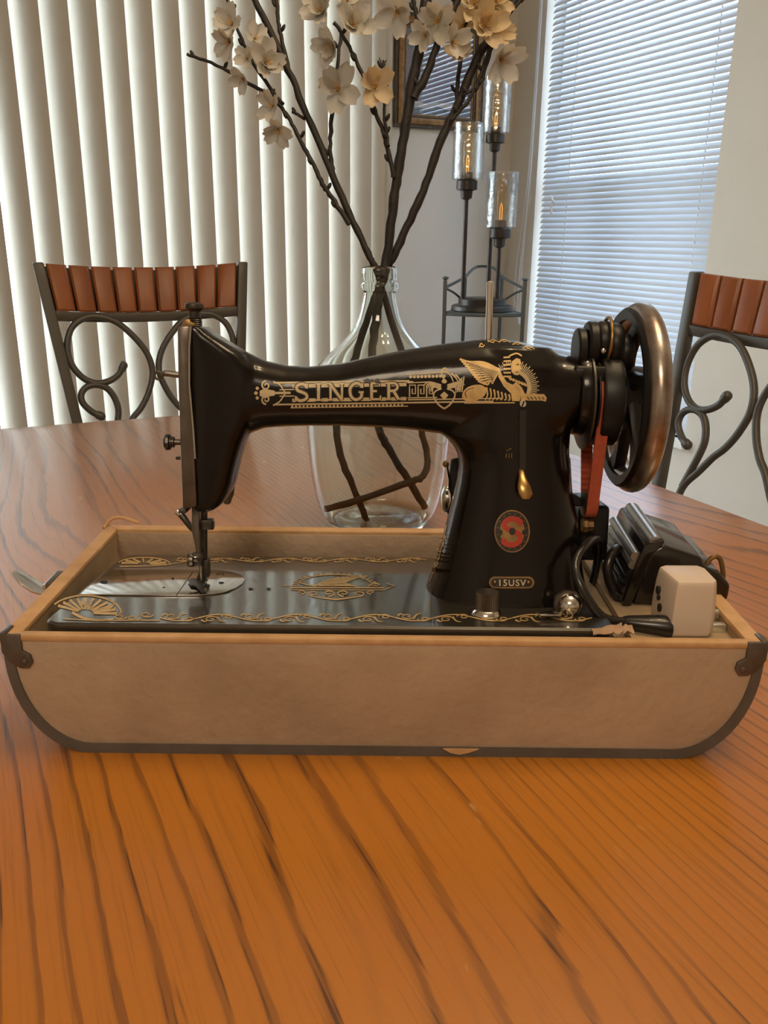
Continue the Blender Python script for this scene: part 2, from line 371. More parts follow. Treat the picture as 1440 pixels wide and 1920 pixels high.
# window in the right wall
w1 = thing('window_1', 'white framed window behind the horizontal mini blind', 'window', ROOM.copy(), kind='structure')
b0, b1, z0, z1 = WIN; xa = A_R+.10
mb = MB()
for c, d in (((xa, b0+.02, (z0+z1)/2), (.05, .04, z1-z0)), ((xa, b1-.006, (z0+z1)/2), (.05, .012, z1-z0)), ((xa, (b0+b1)/2, z1-.02), (.05, b1-b0, .04)), ((xa, (b0+b1)/2, z0+.02), (.05, b1-b0, .04))): mb.box(c, d)
mb.build('window_frame', 'frame_white', w1)
mb = MB(); mb.box((xa, (b0+b1)/2, 1.27), (.045, b1-b0-.08, .045)); mb.build('meeting_rail', 'frame_white', w1)
for q0, q1 in ((z0+.04, 1.2475), (1.2925, z1-.04)):
    mb = MB(); mb.box((xa, (b0+b1)/2+.014, (q0+q1)/2), (.006, b1-b0-.052, q1-q0)); mb.build('pane', 'dimming_glass', w1)
mb = MB(); mb.box((A_R-.004, (b0+b1)/2, z0-.012), (.05, b1-b0+.04, .024)); mb.build('window_sill', 'frame_white', w1)

# vertical blind: every vane a part
PITCH_V, VW = 0.0806, 0.089
vb = thing('vertical_blind', 'beige vertical vane blind drawn closed across the patio door', 'blind', ROOM @ Matrix.Translation((0, B_B-.055, 0)))
def vane_mesh():
    mb = MB(); n = 9; h0, h1 = 0.06, 2.06; t = .0009
    for sgn in (0, 1):
        pass
    ring = []
    for i in range(n):
        s_ = -1+2*i/(n-1); ring.append((s_*VW/2, -0.0085*(1-s_*s_)))
    out = [(x, y-t) for x, y in ring]+[(x, y) for x, y in reversed(ring)]
    return mb.prism([Vector((x, y, h0)) for x, y in out], (0, 0, h1-h0)).mesh('vane', angle=60)
vm = vane_mesh(); vm.materials.append(MATS['vane'])
TH = radians(-28)
k = -11
while True:
    a = 0.175-0.042+k*PITCH_V
    if a > 1.285: break
    o = link('vane', vm, None, vb); o.location = (a, 0, 0); o.rotation_euler = (0, 0, TH+radians(random.uniform(-1.2, 1.2))); k += 1
# two vanes bunched at the wall end
for a, r in ((1.315, -40), (1.345, -58)):
    o = link('vane', vm, None, vb); o.location = (a, 0, 0); o.rotation_euler = (0, 0, radians(r))
mb = MB(); mb.box(((DOOR[0]+1.38)/2, 0, 2.10), (1.38-DOOR[0]+.1, .045, .045)); mb.build('headrail', 'frame_white', vb, bevel=.003)

# horizontal mini blind: every slat a part
hb = thing('mini_blind', 'white horizontal mini blind with thin slats over the window', 'blind', ROOM @ Matrix.Translation((A_R+.022, (b0+b1)/2-.006, 0)))
SP = 0.0192; SW = .0255; LB = b1-b0-.028
def slat_mesh():
    mb = MB(); n = 6; t = .0004; ring = []
    for i in range(n):
        s_ = -1+2*i/(n-1); ring.append((s_*SW/2, 0.0022*(1-s_*s_)))
    out = [(x, z+t) for x, z in ring]+[(x, z) for x, z in reversed(ring)]
    return mb.prism([Vector((x, -LB/2, z)) for x, z in out], (0, LB, 0)).mesh('slat', angle=60)
sm = slat_mesh(); sm.materials.append(MATS['vinyl_white'])
z = z0+.035; nsl = 0
while z < z1-.03:
    o = link('slat', sm, None, hb); o.location = (0, 0, z); o.rotation_euler = (0, radians(-52+random.uniform(-1, 1)), 0); z += SP; nsl += 1
mb = MB(); mb.box((0, 0, z0+.018), (.024, LB, .014)); mb.build('bottom_rail', 'vinyl_white', hb, bevel=.003)
mb = MB(); mb.box((0, 0, z1-.014), (.03, LB, .026)); mb.build('headrail', 'frame_white', hb, bevel=.003)
for bb in (2.005-(b0+b1)/2, 2.645-(b0+b1)/2):
    mb = MB()
    zz = z0+.0375
    while zz < z1-.03:     # ladder cord: zig-zag rungs just proud of the slat edges
        mb.tube([(-.0068, bb, zz), (-.0082, bb+.002, zz+SP*.38)], .0022, 5); zz += SP
    mb.build('ladder_cord', 'cord_white', hb)
# pull cords hanging at the left of the window
pc = thing('blind_pull_cords', 'bunch of white pull cords hanging beside the mini blind', 'cord', ROOM @ Matrix.Translation((A_R-.02, b1+.03, 0)))
for i in range(5):
    random.seed(40+i); x = random.uniform(-.008, .004); y = (i-2)*.006
    mb = MB(); mb.tube(cr([(x, y*.3-.03, 2.06), (x, y*.4-.02, 1.4), (x, y*.8, 1.15), (x-.004, y*1.6+.012, .95+i*.012), (x, y*1.9+.02, .80+i*.02)], 5), .0016, 6); mb.build('cord', 'cord_white', pc)
    mb = MB(); mb.lathe([(.002, 0), (.0045, -.012), (.0055, -.03), (.003, -.034)], 8, (x, y*1.9+.02, .80+i*.02)); mb.build('tassel', 'cord_white', pc)
cl = thing('tilt_wand_hook', 'small white hook in front of the mini blind slats', 'hook', Matrix.Translation(ata(1040, 385, A_R-.004)) @ ROOM)
mb = MB(); mb.tube(cr([(-.004, .018, .03), (-.006, .008, .018), (-.006, 0, .012), (-.006, .012, .0), (-.006, .008, -.03)], 5), .004, 7); mb.build('hook', 'frame_white', cl)

# framed picture on the back wall
pa0, pa1, pz0, pz1 = 1.415, 1.775, 1.46, 1.825
pf = thing('picture_frame', 'gilt and brown framed roof print hanging behind the blossoms', 'picture', ROOM @ Matrix.Translation(((pa0+pa1)/2, B_B-.001, pz0)))
pw, ph = pa1-pa0, pz1-pz0
def frame_ring(w, h, inset, wd_, y0, y1, zc):
    mb = MB(); o = [(-w/2+inset, zc-h/2+inset), (w/2-inset, zc-h/2+inset), (w/2-inset, zc+h/2-inset), (-w/2+inset, zc+h/2-inset)]
    i_ = [(-w/2+inset+wd_, zc-h/2+inset+wd_), (w/2-inset-wd_, zc-h/2+inset+wd_), (w/2-inset-wd_, zc+h/2-inset-wd_), (-w/2+inset+wd_, zc+h/2-inset-wd_)]
    vs = [(x, y0, z) for x, z in o]+[(x, y1, z) for x, z in o]+[(x, y0, z) for x, z in i_]+[(x, y1, z) for x, z in i_]
    fs = []
    for k in range(4):
        j = (k+1) % 4; fs += [(k, j, 4+j, 4+k), (4+k, 4+j, 12+j, 12+k), (12+k, 12+j, 8+j, 8+k), (8+k, 8+j, j, k)]
    return mb.add(vs, fs)
for q, (ins, wd_, dy, mm, nm) in enumerate(((0, .012, -.020, 'frame_dark', 'outer_molding'), (.012, .020, -.026, 'frame_gold', 'gilt_molding'), (.032, .008, -.020, 'frame_dark', 'inner_molding'), (.040, .006, -.016, 'frame_gold', 'slip_molding'))):
    frame_ring(pw, ph, ins, wd_, 0, dy, ph/2).build(nm, mm, pf, bevel=.002)
mb = MB(); mb.box((0, -.006, ph/2), (pw-.09, .006, ph-.09)); o = mb.build('print', 'roof_print', pf)
mb = MB(); mb.box((0, -.0115, ph/2), (pw-.088, .002, ph-.088)); mb.build('pane', 'picture_glass', pf)

# ================================================================== DINING TABLE
T = 0.75
TM = ROOM @ Matrix.Translation((0.36, 0.78, 0))
tb = thing('dining_table', 'large varnished oak dining table with dark grain', 'table', TM)
x0, x1, y0, y1 = -.14-.36, .861-.36, -.35-.78, 1.661-.78
def rrect(x0, x1, y0, y1, r, n=8, ins=0.0):
    x0 += ins; x1 -= ins; y0 += ins; y1 -= ins; out = []
    for cx, cy, s0 in ((x1-r, y1-r, 0), (x0+r, y1-r, 90), (x0+r, y0+r, 180), (x1-r, y0+r, 270)):
        for i in range(n+1):
            an = radians(s0+90*i/n); out.append((cx+r*cos(an), cy+r*sin(an)))
    return out
prof = [(.010, T-.030), (.002, T-.026), (0, T-.016), (.002, T-.006), (.006, T-.0015), (.012, T)]
secs = [[Vector((x, y, z)) for x, y in rrect(x0, x1, y0, y1, .10, 8, i_)] for i_, z in prof]
mb = MB(); mb.sections(secs); mb.build('tabletop', 'table_oak', tb, angle=30)
for n_, c, d in (('apron', (0, y1-.12, .69), (x1-x0-.26, .022, .06)), ('apron', (0, y0+.12, .69), (x1-x0-.26, .022, .06)), ('apron', (x0+.12, (y0+y1)/2, .69), (.022, y1-y0-.26, .06)), ('apron', (x1-.12, (y0+y1)/2, .69), (.022, y1-y0-.26, .06))):
    mb = MB(); mb.box(c, d); mb.build(n_, 'table_oak', tb, bevel=.003)
for x in (x0+.12, x1-.12):
    for y in (y0+.12, y1-.12):
        mb = MB(); mb.lathe([(.024, 0), (.03, .03), (.022, .08), (.03, .22), (.036, .42), (.028, .55), (.036, .58), (.036, .72)], 16, (x, y, 0)); mb.build('leg', 'table_oak', tb)

# ================================================================== SEWING MACHINE CASE BASE
CX0, CX1, CY0, CY1, CZ1 = -.248, .250, .499, .721, .838
cs = thing('machine_case_base', 'dirty beige portable case base holding the sewing machine', 'case', Matrix.Translation((0, CY0, T)))
HC = CZ1-T
def uprof(x0, x1, zb, zt, r, n=12):
    """open U outline: from top left down round the bottom corners to top right; corner taller than wide"""
    out = [(x0, zt)]
    rx, rz_ = r
    for i in range(n+1):
        an = pi+pi/2*i/n; out.append((x0+rx+rx*cos(an), zb+rz_+rz_*sin(an)))
    for i in range(n+1):
        an = -pi/2+pi/2*i/n; out.append((x1-rx+rx*cos(an), zb+rz_+rz_*sin(an)))
    out.append((x1, zt)); return out
DP = CY1-CY0
outer = uprof(CX0, CX1, 0.0, HC-.003, (.050, .070)); inner = uprof(CX0+.011, CX1-.011, .010, HC-.003, (.042, .060))
def shell(y0, y1, o, i_, n_, m, parent, **kw):
    mb = MB(); pts = o+list(reversed(i_)); return mb.prism([Vector((x, y0, z)) for x, z in pts], (0, y1-y0, 0)).build(n_, m, parent, **kw)
# bent plywood wrap forming ends and bottom
shell(.006, DP-.006, outer, inner, 'bentwood_wrap', 'case_inner', cs)
# front and back panels
for nm, ya in (('front_panel', 0.001), ('back_panel', DP-.012)):
    o_ = uprof(CX0+.006, CX1-.006, .006, HC-.003, (.046, .066))
    mb = MB(); mb.prism([Vector((x, ya, z)) for x, z in o_], (0, .0058 if ya < .01 else .010, 0)); mb.build(nm, 'leatherette', cs, bevel=.0008)
# dark trim bands round the U edges
i2 = uprof(CX0+.0062, CX1-.0062, .0072, HC-.003, (.046, .065))
shell(0, .007, outer, i2, 'edge_band', 'case_trim', cs)
shell(DP-.007, DP, outer, i2, 'edge_band', 'case_trim', cs)
o3 = uprof(CX0-.0012, CX1+.0012, -.0000, HC-.006, (.0512, .0712)); i3 = uprof(CX0+.0002, CX1-.0002, .0012, HC-.006, (.050, .070))
shell(.007, DP-.007, o3, i3, 'outer_covering', 'case_trim', cs)
# rim: papered ledge round the top, mitred boards
RW = .0115; RF = .0070
for nm, q in (('rim', [(CX0, 0.0), (CX1, 0.0), (CX1-RW, RF), (CX0+RW, RF)]), ('rim', [(CX0, DP), (CX0+RW, DP-RW), (CX1-RW, DP-RW), (CX1, DP)]),
              ('rim', [(CX0, 0.0), (CX0+RW, RF), (CX0+RW, DP-RW), (CX0, DP)]), ('rim', [(CX1, 0.0), (CX1, DP), (CX1-RW, DP-RW), (CX1-RW, RF)])):
    mb = MB(); mb.prism([Vector((x, y, HC-.0045)) for x, y in q], (0, 0, .0045)); mb.build(nm, 'rim_paper', cs, bevel=.0009)
# inner ledge under the bed, partition and tray of the accessory compartment
PX = .166
mb = MB(); mb.box((PX, DP/2, HC*.5-.004), (.008, DP-.024, HC-.024)); mb.build('partition', 'case_inner', cs)
mb = MB(); mb.box(((PX+CX1-.011)/2+.002, DP/2, .0755), (CX1-.011-PX-.004, DP-.026, .005)); mb.build('compartment_tray', 'case_inner', cs)
for x_ in (CX0+.016, PX-.009):
    mb = MB(); mb.box((x_, DP/2, .03), (.012, DP-.026, .03)); mb.build('bearer', 'case_inner', cs)
# metal corner clips with a rivet
for sx, X in ((1, CX0), (-1, CX1)):
    pts = [(X-.0008*sx, HC+.0006), (X+.0125*sx, HC+.0006), (X+.0125*sx, HC-.011), (X+.0175*sx, HC-.014), (X+.0185*sx, HC-.019), (X+.0155*sx, HC-.0235), (X+.010*sx, HC-.0235), (X+.004*sx, HC-.020), (X-.0008*sx, HC-.012)]
    mb = MB(); mb.prism([Vector((x, -.0012, z)) for x, z in pts], (0, .0026, 0)); cp = mb.build('corner_clip', 'bracket_metal', cs, bevel=.0005)
    mb = MB(); mb.lathe([(.0022, 0), (.002, -.0008), (.001, -.0013)], 12, (X+.0135*sx, -.0012, HC-.0185), 'Y'); mb.build('rivet', 'bracket_metal', cp)
    mb = MB(); mb.box((X+.0012*sx, .006, HC+.0006), (.0042, .013, .0014)); mb.build('corner_cap', 'dull_steel', cs, bevel=.0005)
mb = MB(); mb.tube(cr([(CX0+.0, DP-.012, HC+.001), (CX0+.004, DP-.004, HC+.006), (CX0+.012, DP, HC+.007), (CX0+.028, DP, HC+.002)], 5), .0014, 6); mb.build('lifted_rim_paper', 'rim_paper', cs)
# side latch on the left end
lt = MB(); ly = .104; lx = CX0-.001
lt.box((lx-.003, ly, HC-.011), (.006, .026, .018)); lo_ = lt.build('latch', 'bracket_metal', cs, bevel=.001)
mb = MB(); mb.sections([[Vector((x, ly+w*s_, z+dz)) for s_, dz in ((-1, 0), (1, 0), (1, .0016), (-1, .0016))] for x, z, w in ((lx-.005, HC-.004, .009), (lx-.010, HC-.014, .009), (lx-.018, HC-.012, .009), (lx-.026, HC-.006, .009), (lx-.031, HC-.002, .006), (lx-.034, HC+.0006, .003))])
mb.build('lever', 'chrome', lo_, bevel=.0004)
mb = MB(); mb.tube([(lx-.006, ly-.012, HC-.006), (lx-.006, ly+.012, HC-.006)], .0026, 8); mb.build('hinge_pin', 'chrome', lo_)
# same kind of latch on the right end
mb = MB(); mb.box((CX1+.002, ly, HC-.015), (.004, .024, .02)); mb.build('latch', 'bracket_metal', cs, bevel=.001)
# chipped edge of the bottom band
mb = MB(); mb.prism([Vector((x, -.0012, z)) for x, z in ((.042, .0066), (.047, .0036), (.053, .0022), (.060, .0040), (.066, .0066))], (0, .0016, 0)); mb.build('chipped_edge', 'rim_paper', cs)

# torn paper scraps on the front rim
def scrap(px, py, lab, seed, sx, sy):
    random.seed(seed); c = aty(px, py, .509); c.z = CZ1+.0004
    t = thing('torn_paper', lab, 'paper', Matrix.Translation(c))
    n = 7; vs = []; fs = []
    for i in range(n):
        for j in range(5):
            u = i/(n-1)-.5; v = j/4-.5; e = 1-.35*abs(random.uniform(0, 1))*(abs(u)*2)
            vs.append(Vector((u*sx, v*sy*e+random.uniform(-.0006, .0006), .0006+abs(random.gauss(.0012, .0012))+.0035*(v+.5)*(u+.5))))
    for i in range(n-1):
        for j in range(4): fs.append((i*5+j, (i+1)*5+j, (i+1)*5+j+1, i*5+j+1))
    top = [p+Vector((0, 0, .0005)) for p in vs]; m_ = len(vs)
    mb = MB(); mb.add(vs+top, [tuple(reversed(f)) for f in fs]+[tuple(k+m_ for k in f) for f in fs]); mb.build('paper', 'paper_scrap', t, angle=80)
scrap(1138, 1188, 'crumpled scrap of torn brown paper on the case rim', 3, .020, .008)
scrap(1165, 1200, 'flat flake of torn paper curling over the case rim edge', 5, .014, .009)

# ================================================================== SEWING MACHINE (frame u right, v back, w up from the bed)
TAU = radians(6.4)
MM = Matrix.Translation((-.2165, .514, .8410)) @ Matrix.Rotation(-TAU, 4, 'X')
MI = MM.inverted(); CL = MI @ CP
sm_ = thing('sewing_machine', 'black vintage sewing machine with gold lettering set in the case', 'sewing machine', MM)
def lray(px, py): return (MI.to_3x3() @ ray(px, py))
def mp(px, py, v=.089):
    d = lray(px, py); return CL + d*((v-CL.y)/d.y)
def mw(px, py, w=0.0):
    d = lray(px, py); return CL + d*((w-CL.z)/d.z)
def mu(px, py, u):
    d = lray(px, py); return CL + d*((u-CL.x)/d.x)
BW, BD, BT = .372, .178, .013
# ---- bed
mb = MB(); pts = rrect(0, BW, 0, BD, .012, 6)
mb.sections([[Vector((x, y, z)) for x, y in rrect(-.0095, BW, -.0035, BD, .012, 6, i_)] for i_, z in ((0.001, -BT), (0, -BT+.001), (0, -.0015), (.0015, 0))])
bed = mb.build('bed', 'bed_japan', sm_, angle=30)
# feet that carry the bed on the bearers of the case
for x in (.012, BW-.012):
    for y, hh in ((.02, .0265), (.158, .012)):
        pass
# ---- arm, head and pillar as one casting
def super_ring(c0, c1, ax, dh, n=2.4, K=28, vc=.089):
    """ring through two silhouette points c0,c1 (local) bulging dh in v"""
    c = (c0+c1)/2; h = (c1-c0)/2; out = []
    for k in range(K):
        an = 2*pi*k/K; ca, sa = cos(an), sin(an)
        x = (abs(ca)**(2/n))*(1 if ca >= 0 else -1); y = (abs(sa)**(2/n))*(1 if sa >= 0 else -1)
        out.append(c+h*x+Vector((0, dh*y, 0)))
    return out
raw = MB()
arm = [(418, 636, 850, .023), (445, 650, 832, .0225), (470, 663, 812, .022), (498, 676, 802, .0215), (540, 685, 799, .0205), (580, 687, 798, .020), (640, 681, 798, .0205), (700, 667, 800, .022), (760, 655.5, 804, .0235), (820, 646, 812, .026), (870, 639, 822, .0285), (905, 635.5, 832, .030), (940, 635, 845, .031), (975, 640, 850, .0315), (1010, 651, 850, .031), (1045, 661, 830, .030), (1078, 669, 786, .0285)]
raw.sections([super_ring(mp(x, yt), mp(x, yb), 0, dh, 2.35) for x, yt, yb, dh in arm])
head = [(612, 358, 386, .022), (625, 356, 402, .0225), (642, 355, 430, .023), (662, 354, 462, .0235), (690, 354, 490, .024), (730, 355, 492, .024), (770, 358, 484, .024), (800, 360, 474, .024), (830, 362, 460, .0235), (865, 364, 450, .023), (900, 366, 442, .022), (922, 367, 434, .0215), (938, 368, 424, .021), (948, 369, 412, .020), (952, 370, 402, .019)]
raw.sections([super_ring(mp(l, y), mp(r, y), 0, dh, 3.6) for y, l, r, dh in head])
pil = [(650, 885, 1030, .022), (690, 862, 1070, .030), (740, 850, 1076, .0315), (786, 838, 1074, .032), (812, 828, 1067, .0325), (826, 842, 1066, .0328), (840, 853, 1065, .033), (858, 859.5, 1065.5, .0335), (875, 860.5, 1067, .034), (900, 857, 1069, .035), (935, 849, 1073, .0365), (970, 840, 1080, .039), (1005, 831, 1084, .0415), (1040, 821, 1087, .0445), (1070, 812, 1090, .047), (1092, 803, 1094, .0495), (1104, 797.5, 1096, .051), (1112, 797, 1096, .051)]
secs = []
for y, l, r, dh in pil: secs.append(super_ring(mp(l, y), mp(r, y), 0, dh, 2.35, 40))
last = [Vector((p.x, p.y, -.002)) for p in secs[-1]]; secs.append(last)
raw.sections(secs)
def remesh(mb, vox, it, name, m, parent):
    me = mb.mesh(name+'_raw', smooth=False); o = bpy.data.objects.new(name+'_raw', me); COL.objects.link(o)
    r = o.modifiers.new('r', 'REMESH'); r.mode = 'VOXEL'; r.voxel_size = vox; r.use_smooth_shade = True
    s_ = o.modifiers.new('s', 'SMOOTH'); s_.factor = 0.5; s_.iterations = it
    dg = bpy.context.evaluated_depsgraph_get(); e = o.evaluated_get(dg); out = bpy.data.meshes.new_from_object(e)
    bpy.data.objects.remove(o); bpy.data.meshes.remove(me); out.name = name; out.materials.clear(); out.shade_smooth()
    return link(name, out, m, parent)
body = remesh(raw, .0013, 14, 'arm_and_pillar', 'black_japan', sm_)
bmx = bmesh.new(); bmx.from_mesh(body.data); bvh = BVHTree.FromBMesh(bmx); bmx.free()

# ---- flat print laid on the casting / bed
def on_body(px, py, off=.00035):
    d = lray(px, py).normalized(); h = bvh.ray_cast(CL, d)
    if h[0] is None: return mp(px, py, .06)
    n = h[1]
    if n.dot(d) > 0: n = -n
    return h[0]+n*off
def on_bed(px, py, off=.0003): return mw(px, py, off)
class Print:
    """flat artwork drawn in photo pixels, wrapped onto a surface"""
    def __init__(s, surf, step=7.0): s.surf = surf; s.v = []; s.f = []; s.step = step
    def poly(s, pts):
        bm = bmesh.new(); V = [bm.verts.new((x, y, 0)) for x, y in pts]
        try: f = bm.faces.new(V)
        except ValueError: bm.free(); return
        bmesh.ops.triangulate(bm, faces=bm.faces)
        for _ in range(4):
            es = [e for e in bm.edges if e.calc_length() > s.step]
            if not es: break
            bmesh.ops.subdivide_edges(bm, edges=es, cuts=1); bmesh.ops.triangulate(bm, faces=bm.faces)
        bm.verts.index_update(); o = len(s.v); s.v += [(v.co.x, v.co.y) for v in bm.verts]
        s.f += [tuple(o+v.index for v in f.verts) for f in bm.faces]; bm.free()
    def line(s, pts, w, w2=None, smooth=0):
        P = [Vector((x, y)) for x, y in pts]
        if smooth: P = cr(P, smooth)
        Q = [P[0]]
        for a, b in zip(P, P[1:]):
            n = max(1, int((b-a).length/s.step))
            for i in range(1, n+1): Q.append(a+(b-a)*i/n)
        o = len(s.v); m = len(Q); w2 = w if w2 is None else w2
        for i, p in enumerate(Q):
            t = Q[min(i+1, m-1)]-Q[max(i-1, 0)]
            if t.length < 1e-9: t = Vector((1, 0))
            t.normalize(); nrm = Vector((-t.y, t.x)); ww = (w+(w2-w)*i/(m-1))/2
            s.v += [tuple(p+nrm*ww), tuple(p-nrm*ww)]
        for i in range(m-1): s.f.append((o+2*i, o+2*i+1, o+2*i+3, o+2*i+2))
    def disc(s, x, y, rx, ry=None, n=12):
        ry = rx if ry is None else ry; s.poly([(x+rx*cos(2*pi*k/n), y+ry*sin(2*pi*k/n)) for k in range(n)])
    def spiral(s, x, y, r, turns, w, a0=0, sgn=1, ys=1.0, n=18):
        s.line([(x+r*(1-.8*i/n)*cos(a0+sgn*turns*2*pi*i/n), y+ys*r*(1-.8*i/n)*sin(a0+sgn*turns*2*pi*i/n)) for i in range(n+1)], w, w*.7)
    def build(s, name, m, parent, off=.00035, ref=None):
        mb = MB(); mb.v = [s.surf(x, y, off) for x, y in s.v]; mb.f = s.f
        o = mb.build(name, m, parent, angle=180, weld=False)
        # face the viewer side
        return o
# arm band -------------------------------------------------
def sl(x): return -.0145*(x-650)           # the band rises slightly to the right
G = Print(on_body); K = Print(on_body)
for y, w, xa_, xb_ in ((716, 3.2, 514, 768), (722.5, 6.5, 548, 762), (749, 6.5, 548, 762), (756.5, 3.0, 514, 925), (729, 2.0, 524, 552), (741, 2.0, 524, 552), (763, 1.6, 545, 765), (717.5, 2.2, 760, 775), (735, 2.0, 524, 535)):
    G.line([(xa_, y+sl(xa_)), (xb_, y+sl(xb_))], w)
G.line([(765, 751+sl(765)), (940, 751+sl(940))], 2.4)
for i in range(30): x = 548+i*7.1; G.disc(x, 760.6+sl(x), 2.5, 2.2, 8)
# left palmette
for s_ in (-1, 1):
    G.spiral(499, 736+s_*13, 9, 1.3, 3.4, pi/2*s_, s_)
    G.line([(512, 738+s_*22), (524, 737+s_*16), (532, 737+s_*5), (536, 737)], 3.0, 2.0, 4)
    G.line([(489, 737+s_*3), (500, 737+s_*5), (515, 737+s_*3)], 4, 3, 3)
    G.disc(482.5, 737+s_*9, 3.2)
G.disc(480, 737, 3.4); G.poly([(487, 733), (497, 728), (510, 735), (520, 737), (510, 740), (497, 747), (487, 742)])
G.line([(510, 737), (545, 736.5)], 4.5)
# stepped Greek key and beads right of the lettering
G.line([(762, 704+sl(762)), (836, 700+sl(836))], 2.2)
for i in range(10): x = 770+i*7; G.disc(x, 709.5+sl(x)*1.6, 3.0, 3.0, 8)
for x in (768, 784, 800):
    G.line([(x, 744), (x, 722), (x+11, 722), (x+11, 738), (x+5, 738), (x+5, 729)], 2.4)
G.line([(764, 746), (820, 745)], 2.0); G.line([(764, 718), (808, 716)], 2.0)
# winged shield
for s_ in (-1, 1):
    for i in range(6):
        t = i/5; G.line([(833+s_*6, 722+i*1.5), (833+s_*(20+8*(1-t)), 716+t*10), (833+s_*(38-16*t), 722+t*15)], 3.0, 1.6, 3)
    G.line([(833, 766), (833+s_*12, 757), (833+s_*20, 742), (833+s_*16, 733), (833+s_*5, 729)], 3.6, 2.4, 4)
G.poly([(833, 734), (841, 741), (833, 750), (825, 741)]); G.disc(833, 715, 5, 4)
G.line([(833, 712), (828, 700), (832, 691), (838, 692), (837, 700)], 3, 2, 4); G.spiral(833, 694, 5, 1, 2.4)
for x in (842, 851, 859): G.line([(x-5, 697+(x-842)*.3), (x+3, 704+(x-842)*.4), (x+8, 716)], 3.2, 1.6, 3)
for i in range(3): G.line([(862+i*4, 710-i*2), (858+i*4, 735)], 2.6)
# sphinx: rays, wing, haunch, head-dress, plinth
cx_, cy_ = 962, 727
for i in range(34):
    an = radians(-128+i*4.6); r0 = 33 if i > 11 else 40; r1 = 49 if i % 2 else 45
    G.line([(cx_+r0*cos(an), cy_+r0*sin(an)*1.06), (cx_+r1*cos(an), cy_+r1*sin(an)*1.06)], 1.7)
G.line([(cx_+30*cos(radians(a_)), cy_+31*sin(radians(a_))) for a_ in range(-70, 41, 8)], 7.0)
G.build('gold_band_print', 'pale_gold_print', body)
G2 = Print(on_body)
for i in range(11):
    t = i/10; x0_, y0_ = 862+t*34, 674+t*40; x1_, y1_ = 938-t*14, 694+t*26
    G2.line([(x0_, y0_), (x0_+18, y0_+5+2*t), ((x0_+x1_)/2+8, (y0_+y1_)/2-4), (x1_, y1_)], 4.2, 3.0, 4)
G2.poly([(936, 690), (942, 704), (950, 716), (962, 722), (972, 730), (977, 742), (974, 752), (960, 752), (958, 738), (944, 724), (934, 706)])
G2.poly([(960, 722), (972, 729), (977, 742), (976, 752), (985, 753), (984, 738), (978, 726), (968, 716)])
K_ = []
# haunch
hp = [(868, 748), (867, 738), (874, 728), (888, 722), (903, 722), (912, 730), (908, 742), (896, 750), (880, 753)]
G2.poly([tuple(p) for p in cr([Vector(p) for p in hp], 3, True)])
for i in range(7): G2.line([(912+i*7, 726+i*2.2), (914+i*7, 740+i*1.5), (910+i*7, 750)], 3.4, 2.2, 3)
# nemes and face profile
for i in range(6): G2.line([(944, 671+i*7), (956+i*.5, 670+i*7.2)], 3.2)
for i in range(7): G2.line([(952+i*5, 706+i*2), (958+i*5.5, 713+i*2.2)], 2.6)
G2.poly([(958, 688), (960, 678), (968, 672), (975, 674), (977, 682), (975, 686), (979, 692), (975, 694), (976, 698), (971, 704), (964, 703), (959, 697)])
G2.line([(955, 668), (968, 663), (978, 668)], 3, 3, 3)
G2.poly([(978, 738), (1020, 739), (1025, 746), (1023, 753), (1015, 751), (990, 751), (976, 749)])
G2.line([(870, 755.5), (965, 755)], 2.2)
G2.build('gold_sphinx_print', 'gold_print', body, off=.0005)
K2 = Print(on_body)
for i in range(5): K2.line([(988+i*7, 744), (992+i*7, 749)], 1.6)
K2.line([tuple(p) for p in [(875, 745), (872, 737), (878, 730), (889, 727)]], 1.4, 1.0, 4)
K2.line([(968, 684), (973, 684)], 1.6); K2.line([(967, 697), (972, 698)], 1.2)
for i in range(8): t = i/8; K2.line([(874+t*34, 680+t*40), (900+t*26, 688+t*26), (934-t*14, 698+t*22)], 1.2, 0.8, 3)
# lettering with dark surround
def letters(P, w):
    def st(pts, k=0, ww=None): P.line([(x, y+sl(x)) for x, y in pts], ww or w, None, k)
    def serif(x, y, h=6): st([(x-h, y), (x+h, y)], 0, w*.62)
    T_, B_ = 719.5, 749
    st([(575, 726), (571, 720.5), (563, 719.8), (556.5, 724), (558, 730.5), (566, 734), (574, 738), (575.5, 744.5), (569, 749), (560, 749), (555, 743.5)], 4); st([(576, 719), (576, 728)], 0, w*.6); st([(554.5, 741), (554.5, 750)], 0, w*.6)
    st([(597.5, T_), (597.5, B_)]); serif(597.5, T_); serif(597.5, B_)
    st([(620, T_), (620, B_)], 0, w*.75); st([(619, T_), (641, B_)]); st([(641.5, T_), (641.5, B_)], 0, w*.75); serif(617.5, T_, 4); serif(620, B_, 4.5); serif(641.5, T_, 4.5)
    st([(679, 726.5), (674, 720.5), (666, 719.6), (658, 726), (656.5, 734.5), (659, 743.5), (666, 749), (674, 747.5), (678, 743), (678, 736)], 4); serif(677.5, 735.5, 5); st([(680, 719), (680, 728)], 0, w*.6)
    st([(697, T_), (697, B_)]); st([(696, T_), (711, T_)], 0, w*.75); st([(696, B_), (713, B_)], 0, w*.75); st([(697, 734), (707, 734)], 0, w*.75); st([(711.5, T_-1), (711.5, 725)], 0, w*.55); st([(713.5, B_+1), (713.5, 742)], 0, w*.55)
    st([(729, T_), (729, B_)]); serif(729, B_, 5); serif(727, T_, 4); st([(730, T_), (740, 720), (745, 724), (744.5, 730), (739, 733.5), (730, 734)], 4, w*.85); st([(738, 734), (747, B_)]); serif(748, B_, 3.5)
K2.build('sphinx_ink_lines', 'black_print', body, off=.0007); K2 = Print(on_body); letters(K2, 9.5)
K2.build('dark_letter_outline', 'black_print', body, off=.0007)
